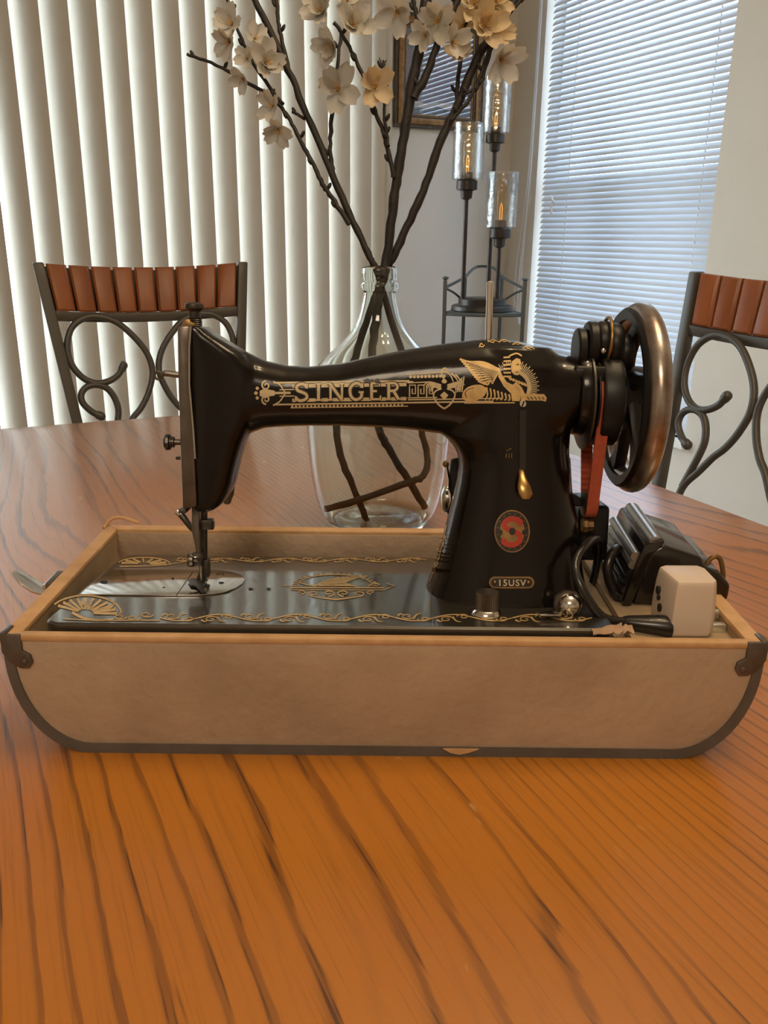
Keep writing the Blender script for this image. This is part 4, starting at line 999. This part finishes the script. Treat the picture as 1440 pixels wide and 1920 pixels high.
mb = MB(); c = pt(1352, 1078); c1_ = pt(1354, 1062); mb.tube(cr([c+Vector((-.005, .01, -.004)), c1_+Vector((-.006, .012, -.002)), c1_+Vector((-.002, .012, .003)), c1_+Vector((.003, .012, .001)), c+Vector((.0055, .01, -.002)), c+Vector((.006, .01, -.008))], 5), .0019, 8); mb.build('cord_clamp', 'old_brass', pd, world=True)
mb = MB(); c = pt(1192, 1100)+Vector((-.004, .012, 0)); mb.ball(c, .005, 12, 8); mb.build('pedal_screw', 'dull_steel', pd, world=True)

# white travel adapter
ay0 = .5255
ad = thing('plug_adapter', 'white plug adapter block with socket holes and metal pins', 'adapter', Matrix.Translation(aty(1290, 1197, ay0+.02)))
zb_ = TRZ+.0004
f_l, f_r = aty(1262, 1150, ay0).x, aty(1346, 1160, ay0).x
zt_ = aty(1300, 1094, ay0).z
lx_ = aty(1217, 1150, ay0+.034).x
pts = [(f_l+.000, ay0), (f_r-.004, ay0), (f_r, ay0+.005), (f_r, ay0+.030), (f_r-.004, ay0+.036), (lx_+.006, ay0+.036), (lx_, ay0+.032)]
def adsec(z, k): 
    c = Vector((sum(p[0] for p in pts)/7, ay0+.018, 0)); return [Vector((c.x+(x-c.x)*k, c.y+(y-c.y)*k, z)) for x, y in pts]
secs = [adsec(zb_, .94), adsec(zb_+.003, .99), adsec(zb_+.010, 1.0)]
hA = zt_-zb_
for t, k in ((.45, .99), (.75, .955), (.92, .915), (1.0, .88)): secs.append(adsec(zb_+hA*t, k))
mb = MB(); mb.sections(secs); mb.build('adapter_body', 'adapter_white', ad, world=True, bevel=.0012, angle=30)
# socket holes on the left face
lf_n = Vector((-(ay0+.032-ay0), -(f_l-lx_), 0)).normalized()
for (x, y, r) in ((1235, 1106, .0030), (1238, 1139, .0030), (1236, 1120, .0020)):
    for t in (0,):
        base_ = onplane(x, y, (f_l, ay0, 0), lf_n); u_ = Vector((lf_n.y, -lf_n.x, 0))
        mb = MB(); mb.prism([base_+u_*r*.75*cos(2*pi*k/14)+Vector((0, 0, r*1.0*sin(2*pi*k/14)))-lf_n*.004 for k in range(14)], lf_n*.0052); mb.build('socket_hole', 'hole_dark', ad, world=True)
pz = aty(1358, 1176, ay0+.012)
mb = MB(); mb.box(Vector((f_r+.0045, ay0+.012, pz.z)), (.013, .0055, .0062)); mb.build('pin', 'pin_metal', ad, world=True, bevel=.001)
mb = MB(); mb.box(Vector((f_r+.0045, ay0+.026, pz.z+.004)), (.013, .0055, .0062)); mb.build('pin', 'pin_metal', ad, world=True, bevel=.001)
# power cord with moulded plug
c0 = aty(1258, 1176, ay0+.006); c1 = aty(1170, 1165, ay0+.012)
pcd = thing('power_cord', 'black power cord looping from the adapter up beside the machine pillar', 'cord', Matrix.Translation(c1))
ax = (c0-c1); secs = []
for t, hw_, hh_ in ((0, .0042, .0034), (.1, .0056, .0044), (.5, .0072, .0062), (.85, .0084, .0078), (.97, .0080, .0074), (1.0, .0060, .0056)):
    p = c1+ax*t; secs.append([p+Vector((0, hw_*cos(2*pi*k/16), hh_*sin(2*pi*k/16))) for k in range(16)])
mb = MB(); mb.sections(secs); mb.build('plug', 'cord_rubber', pcd, world=True, angle=50)
lp = [(1178, 1166, .5375), (1150, 1164, .536), (1128, 1155, .536), (1108, 1132, .538), (1090, 1100, .542), (1079, 1070, .55), (1083, 1045, .56), (1098, 1024, .57), (1112, 1012, .585), (1122, 1016, .60), (1120, 1050, .615), (1112, 1090, .625)]
mb = MB(); mb.tube(cr([aty(*q) for q in lp], 6), .0032, 10); mb.build('cable', 'cord_rubber', pcd, world=True)
cable2 = thing('pedal_cord', 'short thick black cord standing between the pillar and the pedal', 'cord', Matrix.Translation(aty(1150, 1130, .59)))
lp = [(1176, 1150, .588), (1158, 1120, .588), (1143, 1090, .59), (1140, 1060, .592), (1150, 1036, .598), (1160, 1030, .61), (1166, 1050, .625)]
mb = MB(); mb.tube(cr([aty(*q) for q in lp], 6), .0038, 10); mb.build('cable', 'cord_rubber', cable2, world=True)
lp = [(1082, 1080, .545), (1096, 1075, .546), (1113, 1095, .546), (1137, 1147, .546), (1146, 1158, .546)]

# ================================================================== BOTTLE
BY = .98
bc = aty(708, 975, BY); bc.z = T+.0006
bt = thing('glass_demijohn', 'clear glass demijohn bottle holding blossom branches behind the machine', 'bottle', Matrix.Translation(bc))
def br(px_r, py): 
    return (aty(708+px_r, py, BY).x-aty(708, py, BY).x), aty(708, py, BY).z-T
prof = []
for r_, y_ in ((60, 980), (84, 976), (98, 966), (108, 952), (117, 925), (124, 890), (129, 850), (133, 805), (135, 765), (133, 730), (127, 706), (112, 684), (92, 664), (70, 644), (52, 622), (41, 600), (35, 578), (31.5, 560), (30.5, 548)):
    r, z = br(r_, y_); prof.append([r, max(z, .002)])
prof[0][1] = 0.001; prof[1][1] = .002
pr2 = [tuple(p) for p in cr([Vector(p) for p in prof], 3)]
for r_, y_ in ((33, 545), (36.5, 540), (36.5, 534), (32, 530), (31, 527), (33.5, 524), (34, 515), (33.5, 506), (31.5, 501.5), (27.5, 500)): pr2.append(br(r_, y_))
inn = [(r-.0028, z) for r, z in reversed(pr2[4:-1]) if z > .014]
full = [(.0005, .006), (.02, .004)]+pr2+inn+[(.055, .0125), (.03, .0155), (.0005, .0175)]
mb = MB(); mb.lathe(full, 64, (0, 0, 0), caps=False)
bm_ = mb.build('bottle_glass', 'bottle_glass', bt, angle=80)

# ================================================================== BLOSSOM BRANCHES
def petal_mesh(name, L, Wd, cup, seed, m):
    random.seed(seed); nu, nv = 7, 6; vs = []; fs = []
    for i in range(nu):
        t = i/(nu-1)
        w = Wd*(.16+.84*sin(pi*min(1, .08+t*.80))**.8) if t < .92 else Wd*.52
        notch = 0
        for j in range(nv):
            s_ = -1+2*j/(nv-1)
            x = t*L*(1-.06*(abs(s_) < .3)*(t > .9)); y = s_*w/2
            z = cup*L*(t**1.6)*.55+.16*L*(s_*s_)*sin(pi*t)+.03*L*sin(5*t+seed+2*s_)
            vs.append((x, y, z))
    for i in range(nu-1):
        for j in range(nv-1): fs.append((i*nv+j, (i+1)*nv+j, (i+1)*nv+j+1, i*nv+j+1))
    n = len(vs); vs2 = [(x, y, z+.00035) for x, y, z in vs]
    rim = [i*nv for i in range(nu)]+[(nu-1)*nv+j for j in range(1, nv)]+[i*nv+nv-1 for i in range(nu-2, -1, -1)]+[j for j in range(nv-2, 0, -1)]
    mb = MB(); mb.add(vs+vs2, [tuple(reversed(f)) for f in fs]+[tuple(k+n for k in f) for f in fs]+[(rim[k], rim[(k+1) % len(rim)], rim[(k+1) % len(rim)]+n, rim[k]+n) for k in range(len(rim))])
    me = mb.mesh(name, angle=70); me.materials.append(MATS[m]); return me
PET = {c: [petal_mesh('petal', 1, .78, .35, s_, c) for s_ in (1, 2, 3)]+[petal_mesh('petal', 1, .7, .9, s_, c) for s_ in (4, 5)] for c in ('petal', 'petal_cream')}
def core_mesh(m):
    mb = MB(); random.seed(3)
    mb.lathe([(.02, -.30), (.09, -.22), (.16, -.05), (.10, .05), (.02, .08)], 10)
    return mb
def blossom(parent, P, size, N, seed, kind):
    """blossom part (calyx and stamens) with five or more petals as sub-parts"""
    random.seed(seed); N = Vector(N).normalized()
    q = N.to_track_quat('Z', 'Y').to_matrix().to_4x4(); Mb = Matrix.Translation(P) @ q @ Matrix.Rotation(random.uniform(0, 6), 4, 'Z')
    I = MW[parent.name].inverted()
    mb = core_mesh(kind)
    nst = len(mb.f)
    for k in range(9):
        an = 2*pi*k/9+random.uniform(-.2, .2); r = random.uniform(.10, .24)
        mb.tube([(0, 0, .0), (r*.5*cos(an), r*.5*sin(an), .2), (r*cos(an), r*sin(an), .36)], [.014, .012, .020], 4)
    mb.v = [p*size for p in mb.v]
    me = mb.mesh('blossom'); me.materials.append(MATS['calyx']); me.materials.append(MATS['stamen'])
    for i, p in enumerate(me.polygons): p.material_index = 1 if i >= nst else 0
    o = bpy.data.objects.new('blossom', me); COL.objects.link(o); o.parent = parent; o.matrix_basis = I @ Mb; MW[o.name] = Mb
    rings = ((5, 1.0, 0, .18), (4, .72, .5, .55)) if kind[1] else ((5, 1.0, 0, .15),)
    for n_, sc, off, lift in rings:
        for k in range(n_):
            pm = random.choice(PET[kind[0]]); p = bpy.data.objects.new('petal', pm); COL.objects.link(p); p.parent = o
            s_ = size*sc*random.uniform(.88, 1.1)
            p.matrix_basis = Matrix.Rotation(2*pi*(k+off)/n_+random.uniform(-.18, .18), 4, 'Z') @ Matrix.Rotation(-lift-random.uniform(-.1, .35), 4, 'Y') @ Matrix.Translation((.06*size, 0, 0)) @ Matrix.Scale(s_, 4)
def stick(pts, ys, r0, r1, k=6, wob=.0009, seed=1, buds=0):
    random.seed(seed); W_ = [aty(p[0], p[1], lerp_tab(ys, p[1])) for p in pts]
    C = cr(W_, k); n = len(C); out = []
    for i, p in enumerate(C): out.append(p+Vector((random.uniform(-wob, wob), random.uniform(-wob, wob), random.uniform(-wob, wob))))
    rr = [(r0+(r1-r0)*i/(n-1))*random.uniform(.92, 1.10) for i in range(n)]
    mb = MB(); mb.tube(out, rr, 9)
    for b in range(buds):
        i = int((b+.6)/buds*(n-1)); p = out[i]; s_ = 1 if b % 2 else -1; R = Matrix.Rotation(s_*.5, 3, 'Y')
        mb.ball(p+Vector((s_*(rr[i]+.0018), random.uniform(-.001, .001), .003)), .0028, 8, 6, (.75, .75, 1.6), R)
    return mb, out
def pxr(px): return px*1.02/F/2    # radius from a pixel width at the bottle's distance
def branch(lab, main, ys, wpx, twigs, blooms, seed, group='blossom branches in the demijohn'):
    mb, path = stick(main, ys, pxr(wpx[0]), pxr(wpx[1]), seed=seed, k=5)
    t = thing('blossom_branch', lab, 'branch', Matrix.Translation(path[0]), group)
    mb.build('stem', 'bark', t, world=True, angle=60)
    for q, (pts, w0, w1, nb, dy) in enumerate(twigs):
        mb, _ = stick(pts, [(a_, b_+dy) for a_, b_ in ys], pxr(w0), pxr(w1), seed=seed*10+q, wob=.0007, buds=nb); mb.build('twig', 'bark', t, world=True, angle=60)
    for q, (x, y, r, nx, nz, dy, kind) in enumerate(blooms):
        blossom(t, aty(x, y, lerp_tab(ys, y)+dy), r*.90/F*1.02, (nx, -1, nz), seed*100+q, kind)
Wt, Cm = ('petal', 0), ('petal', 1)
Yw, Yd = ('petal_cream', 0), ('petal_cream', 1)
ysL = [(-60, 1.10), (500, .985), (640, .965), (990, .965)]
branch('blossom branch leaning far left out of the bottle with white flowers',
    [(610, 953), (668, 939), (770, 903), (795, 889), (801, 859), (793, 815), (770, 715), (752, 655), (722, 560), (705, 505), (690, 475), (655, 400), (620, 320), (575, 215), (540, 130), (503, 50), (478, 0), (455, -60)], [(-60, 1.08), (500, .985), (560, .99), (700, 1.0), (860, .99), (905, .96), (955, .955)], (13, 11.5),
    [([(655, 420), (622, 371), (605, 345), (583, 300), (560, 258), (541, 220), (511, 185), (465, 155), (430, 135), (390, 115), (350, 101)], 9, 5, 9, -.004),
     ([(572, 222), (560, 216), (548, 210)], 6, 5, 1, -.002), ([(624, 322), (619, 270), (625, 190), (634, 110), (640, 60)], 8, 6, 3, .004),
     ([(542, 134), (529, 80), (522, 40), (518, -10)], 8, 6, 3, .0), ([(530, 196), (503, 160), (470, 110), (446, 55), (424, -5)], 7, 5, 4, -.006)],
    [(436, 46, 34, -.5, .3, -.012, Wt), (430, 80, 32, -.6, -.2, -.012, Wt), (478, 72, 27, .5, .3, -.006, Wt), (498, 118, 40, .5, .1, -.016, Cm), (455, 148, 25, -.3, -.5, -.008, Wt), (463, 110, 24, -.1, .1, -.01, Wt), (512, 200, 32, -.6, .2, -.008, Wt), (522, 243, 32, -.2, -.6, -.010, Wt),
     (601, 22, 38, -.2, .2, .0, Cm), (622, 88, 36, -.5, -.4, -.006, Cm), (634, 168, 46, .0, .1, -.012, Wt)], 3)
branch('thick upright blossom branch forking in the middle of the bottle',
    [(797, 953), (765, 898), (731, 846), (713, 808), (700, 740), (698, 667), (706, 590), (713, 545), (722, 500), (735, 400), (745, 330), (757, 255), (770, 170), (786, 90), (800, 0), (810, -60)], [(-60, 1.02), (500, .985), (600, .975), (800, .96), (960, .985)], (13, 19),
    [([(775, 185), (799, 140), (824, 75), (850, 20), (866, -20)], 15, 9, 3, -.003), ([(738, 332), (724, 268), (714, 235), (697, 190), (680, 140), (655, 88), (627, 42)], 8, 6, 6, -.006),
     ([(727, 275), (721, 215), (719, 165), (718, 112)], 6, 3, 5, -.008), ([(718, 130), (712, 108)], 3, 1.5, 0, -.008), ([(718, 130), (724, 112)], 3, 1.5, 0, -.008), ([(788, 60), (780, 25), (772, -10)], 9, 7, 1, .003)],
    [(661, 48, 40, .2, .2, -.008, Cm), (652, 2, 30, .0, .4, -.004, Wt), (704, 163, 38, .1, .1, -.014, Yw), (745, 22, 40, -.2, -.5, .0, Wt), (822, 40, 42, -.3, -.2, -.004, Wt), (797, 66, 28, -.5, -.3, -.010, Wt), (849, 80, 34, .5, -.2, .004, Wt)], 5)
branch('blossom branch leaning right out of the bottle with cream flowers',
    [(689, 983), (662, 910), (641, 862), (630, 805), (645, 735), (666, 670), (690, 590), (708, 545), (728, 500), (745, 465), (776, 398), (803, 330), (832, 250), (862, 190), (892, 115), (926, 60), (968, -5), (1000, -60)], [(-60, 1.06), (500, .998), (560, .995), (700, 1.0), (860, .97), (985, .965)], (12.5, 16),
    [([(846, 226), (876, 192), (898, 150), (911, 110), (927, 65), (938, 30)], 7, 5, 5, -.006), ([(868, 178), (886, 168), (903, 155)], 5, 4, 2, -.008), ([(858, 205), (858, 160), (872, 60), (886, 20)], 8, 7, 2, .004), ([(905, 150), (920, 95), (945, 40), (985, -10)], 6, 6, 4, -.004)],
    [(909, 50, 44, .1, .1, -.018, Yd), (862, 104, 30, -.1, .5, -.010, Yd), (890, 8, 42, -.1, .3, .0, Yd), (938, 66, 28, .6, .2, -.004, Yw), (940, 112, 42, .4, -.3, -.006, Wt), (930, 4, 36, .3, .3, -.004, Yd), (868, 48, 34, -.4, -.2, .006, Yw)], 8)

# ================================================================== CHAIRS
CB = 1.95; CA = .337
CM = ROOM @ Matrix.Translation((CA, CB, 0))
CI = CM.inverted(); RK = .20
def cpx(px, py):
    """pixel on the raked back of the first chair -> chair frame (x across, z up)"""
    n = D1-UP*RK; p = onplane(px, py, D1*CB+UP*.90, n); return CI @ p
def yb_(z): return RK*(z-.90) if z > .46 else RK*(.46-.90)-.0+.12*(.46-z)
def make_chair(lab):
    ch = thing('dining_chair', lab, 'chair', CM, 'metal and wood dining chairs')
    xt, xl = .2185, .178     # half widths at the top and at z = .69
    hwf = lambda z: xl+(xt-xl)*(z-.69)/(1.028-.69) if z > .46 else xl+(xt-xl)*(.46-.69)/(1.028-.69)
    for s_ in (-1, 1):
        zs = [0, .15, .30, .46, .60, .75, .90, 1.0, 1.028]
        secs = []
        for z in zs:
            c = Vector((s_*hwf(z), yb_(z), z)); secs.append([c+Vector((x, y, 0)) for x, y in ((-.011, -.011), (.011, -.011), (.011, .011), (-.011, .011))])
        mb = MB(); mb.sections(secs); mb.build('back_post', 'iron', ch, bevel=.003)
        mb = MB(); mb.tube([(s_*.19, -.40, 0), (s_*.185, -.41, .25), (s_*.18, -.41, .45)], .012, 10); mb.build('leg', 'iron', ch)
    # lower and upper bars of the back, bowed away from the sitter
    bow = .026
    def bar(z, h, n_, th=.016):
        secs = []; N_ = 12
        for i in range(N_+1):
            s_ = -1+2*i/N_; c = Vector((s_*(hwf(z)-.004), yb_(z)+bow*(1-s_*s_), z-.010*(1-s_*s_))); secs.append([c+Vector((0, y, w)) for y, w in ((-th/2, -h/2), (th/2, -h/2), (th/2, h/2), (-th/2, h/2))])
        mb = MB(); mb.sections(secs); return mb.build(n_, 'iron', ch, bevel=.002)
    bar(.920, .020, 'back_bar')
    # wooden slats
    NS = 9; zt, zb2 = 1.026, .931
    for i in range(NS):
        f0, f1 = -1+2*i/NS+.012, -1+2*(i+1)/NS-.012; secs = []
        for z, ins in ((zb2, .003), (zb2+.004, 0), (zt-.006, 0), (zt, .003)):
            def pnt(f, dy):
                return Vector((f*(hwf(z)-.012), yb_(z)+bow*(1-f*f)+dy, z-.010*(1-f*f)))
            fm = (f0+f1)/2
            secs.append([pnt(f0, -.004), pnt(f0+.02, -.009+ins), pnt(fm, -.011+ins), pnt(f1-.02, -.009+ins), pnt(f1, -.004), pnt(f1, .006), pnt(f0, .006)])
        mb = MB(); mb.sections(secs); mb.build('back_slat', 'chair_wood', ch, angle=30)
    mb = MB(); secs = []
    for i in range(13):
        s_ = -1+2*i/12; c = Vector((s_*(hwf(.975)-.006), yb_(.975)+bow*(1-s_*s_)+.008, .975-.010*(1-s_*s_))); secs.append([c+Vector((0, y, w)) for y, w in ((0, -.045), (.004, -.045), (.004, .045), (0, .045))])
    mb.sections(secs); mb.build('slat_backing', 'iron', ch)
    # scrolls
    big = [(232, 686), (222, 704), (203, 716), (180, 719), (155, 708), (134, 683), (126, 650), (133, 617), (155, 598), (183, 594), (218, 604), (252, 632), (277, 664), (287, 698), (280, 735), (266, 765), (250, 785)]
    sml = [(190, 781), (172, 772), (155, 755), (153, 738), (163, 726), (180, 722), (200, 728), (214, 744), (222, 765), (222, 784)]
    tail_b = [(-.085, .60), (-.125, .53), (-.150, .48)]
    for sg in (1, -1):
        for pts, nm in ((big, 'scroll'), (sml, 'scroll')):
            L_ = [cpx(*p) for p in pts]; L_ = [Vector((p.x, p.z)) for p in L_]
            if pts is big: L_ += [Vector((-.084, .665)), Vector((-.112, .625)), Vector((-.116, .56)), Vector((-.116, .48))]
            else: L_ += [Vector((-.102, .665)), Vector((-.113, .628))]
            C = cr(L_, 5); n = len(C); P3 = []
            for p in C:
                f = p.x/hwf(p.y); P3.append(Vector((sg*p.x, yb_(p.y)+bow*.3*(1-f*f), p.y)))
            rr = [.0095 if i < 3 else .0072 for i in range(n)]
            mb = MB(); mb.tube(P3, rr, 10); mb.ball(P3[0], .0100, 10, 6); mb.build(nm, 'iron', ch)
    bar(.475, .02, 'back_bar')
    mb = MB(); pr_ = [(z, i_) for z, i_ in ((.455, .008), (.460, 0), (.485, 0), (.500, .012), (.505, .04))]
    mb.sections([[Vector((x, y, z)) for x, y in rrect(-.205, .205, -.43, -.095, .05, 6, i_)] for z, i_ in pr_]); mb.build('seat', 'seat_fabric', ch)
    mb = MB(); mb.tube([(x, y, .449) for x, y in rrect(-.19, .19, -.415, -.085, .04, 4)], .008, 8, closed=True); mb.build('seat_frame', 'iron', ch)
    return ch
def copy_tree(o, parent=None):
    c = o.copy(); COL.objects.link(c); c.parent = parent; MW[c.name] = MW[o.name]
    for k in list(o.children): copy_tree(k, c)
    return c
ch1 = make_chair('slat-topped metal scroll chair behind the table, in front of the vertical blind')
ch2 = copy_tree(ch1); ch2['label'] = 'slat-topped metal scroll chair at the right edge, below the window'
ch2.matrix_world = ROOM @ Matrix.Translation((1.25, 1.085, 0)) @ Matrix.Rotation(-pi/2, 4, 'Z')

# ================================================================== CORNER STAND AND LAMP (set diagonally across the corner)
YS = 2.965
fl, fr = aty(834, 584, YS-.012), aty(979, 586, YS+.012)
za = (fl.z+fr.z)/2; hw_s = (fr-fl).length/2; mid = (fl+fr)/2
SM = Matrix.Translation((mid.x, mid.y, 0)) @ Matrix.Rotation(radians(-5.0), 4, 'Z')
cst = thing('corner_stand', 'dark iron corner shelf stand carrying the three-bulb lamp', 'stand', SM)
sd = .24; hb_s = hw_s*.50
zf = aty(838, 527, YS).z
foot = [(-hw_s, 0), (hw_s, 0), (hb_s, sd), (-hb_s, sd)]
for k, (x, y) in enumerate(foot):
    top_ = zf if k < 2 else za+.10
    mb = MB(); mb.box((x, y, top_/2), (.013, .013, top_)); po = mb.build('post', 'iron_green', cst, bevel=.002)
    mb = MB(); mb.lathe([(.006, top_-.002), (.006, top_+.004), (.013, top_+.008), (.011, top_+.013), (.003, top_+.015)], 12, (x, y, 0)); mb.build('finial', 'iron_green', po)
front = [(-hw_s+2*hw_s*i/10, -.035*sin(pi*i/10)) for i in range(11)]
outl = front+[(hb_s, sd), (-hb_s, sd)]
for zz_ in (za, .47, .12):
    mb = MB(); mb.prism([Vector((x, y, zz_-.010)) for x, y in outl], (0, 0, .007)); mb.build('shelf', 'iron_green', cst, bevel=.001)
    mb = MB(); mb.tube([(x, y, zz_-.008) for x, y in outl], .0065, 8, closed=True); mb.build('shelf_rail', 'iron_green', cst)
def arch(p0, p1, h, n=10): return [Vector(p0).lerp(Vector(p1), i/n)+Vector((0, 0, h*sin(pi*i/n)**1.3)) for i in range(n+1)]
mb = MB(); mb.tube(cr([(-hw_s, 0, zf-.022), (-hw_s*.55, sd*.6, zf+.004), (-hb_s*.5, sd, zf+.036), (0, sd, zf+.042), (hb_s*.5, sd, zf+.036), (hw_s*.55, sd*.6, zf+.004), (hw_s, 0, zf-.022)], 5), .0050, 8); mb.build('gallery_rail', 'iron_green', cst)
for s_ in (-1, 1):
    mb = MB(); mb.tube(cr([(s_*hw_s, 0, zf-.024), (s_*hw_s*.75, sd*.3, zf-.045), (s_*hb_s, sd, za+.015)], 5), .0040, 8); mb.build('side_brace', 'iron_green', cst)
# lamp
bcn = SM @ Vector((-.004, .095, 0)); bcn.z = za-.0028
lm = thing('table_lamp', 'three-stemmed bronze lamp with seeded glass cylinder shades in the corner', 'lamp', Matrix.Translation(bcn))
mb = MB(); mb.lathe([(.108, .0), (.110, .003), (.108, .016), (.100, .020), (.084, .021), (.084, .040), (.078, .043)], 40, (0, 0, 0)); mb.build('base', 'bronze', lm)
cms = MW[lm.name].inverted()
for px, yt, yh, dyl, wpx in ((872.5, 231, 337, -.005, 59), (929, 145, 251, .035, 53), (938, 323, 427, -.03, 60)):
    yd = bcn.y+dyl
    def LP(x, y): return cms @ aty(x, y, yd)
    top, hol = LP(px, yt), LP(px, yh); X, Y = hol.x, hol.y
    lim = .070/max(.070, hypot(X, Y)); X, Y = X*lim, Y*lim
    hr = abs(LP(px+wpx/2, yh).x-LP(px-wpx/2, yh).x)/2*.98; zt_, zh = top.z, hol.z
    s_ = hr/.05
    mb = MB(); mb.tube([(X, Y, .041), (X, Y, zh-.05*s_)], .0075, 12); mb.build('stem', 'bronze', lm)
    mb = MB(); mb.lathe([(.008, zh-.062*s_), (.018*s_, zh-.056*s_), (.020*s_, zh-.034*s_), (.034*s_, zh-.030*s_), (.034*s_, zh-.004*s_), (.030*s_, zh), (.018*s_, zh+.002), (.018*s_, zh+.022*s_), (.012*s_, zh+.024*s_)], 24, (X, Y, 0)); mb.build('socket', 'bronze', lm)
    sh = MB(); sh.lathe([(hr*.6, zh+.0005), (hr, zh+.001), (hr, zh+.02), (hr, zt_), (hr-.003, zt_), (hr-.003, zh+.004), (hr*.6, zh+.0035)], 40, (X, Y, 0), caps=False); sh.build('glass_shade', 'shade_glass', lm, angle=50)
    bu = MB(); bu.lathe([(.011*s_, zh+.022*s_), (.013*s_, zh+.030*s_), (.020*s_, zh+.055*s_), (.017*s_, zh+.075*s_), (.021*s_, zh+.095*s_), (.016*s_, zh+.118*s_), (.019*s_, zh+.130*s_), (.013*s_, zh+.142*s_), (.002, zh+.148*s_)], 20, (X, Y, 0)); b_ = bu.build('bulb', 'bulb_amber', lm)
    mb = MB(); mb.tube([(X-.003, Y, zh+.024*s_), (X-.004, Y, zh+.06*s_), (X, Y, zh+.075*s_), (X+.004, Y, zh+.06*s_), (X+.003, Y, zh+.024*s_)], .0012, 6); mb.build('filament', 'filament', b_)
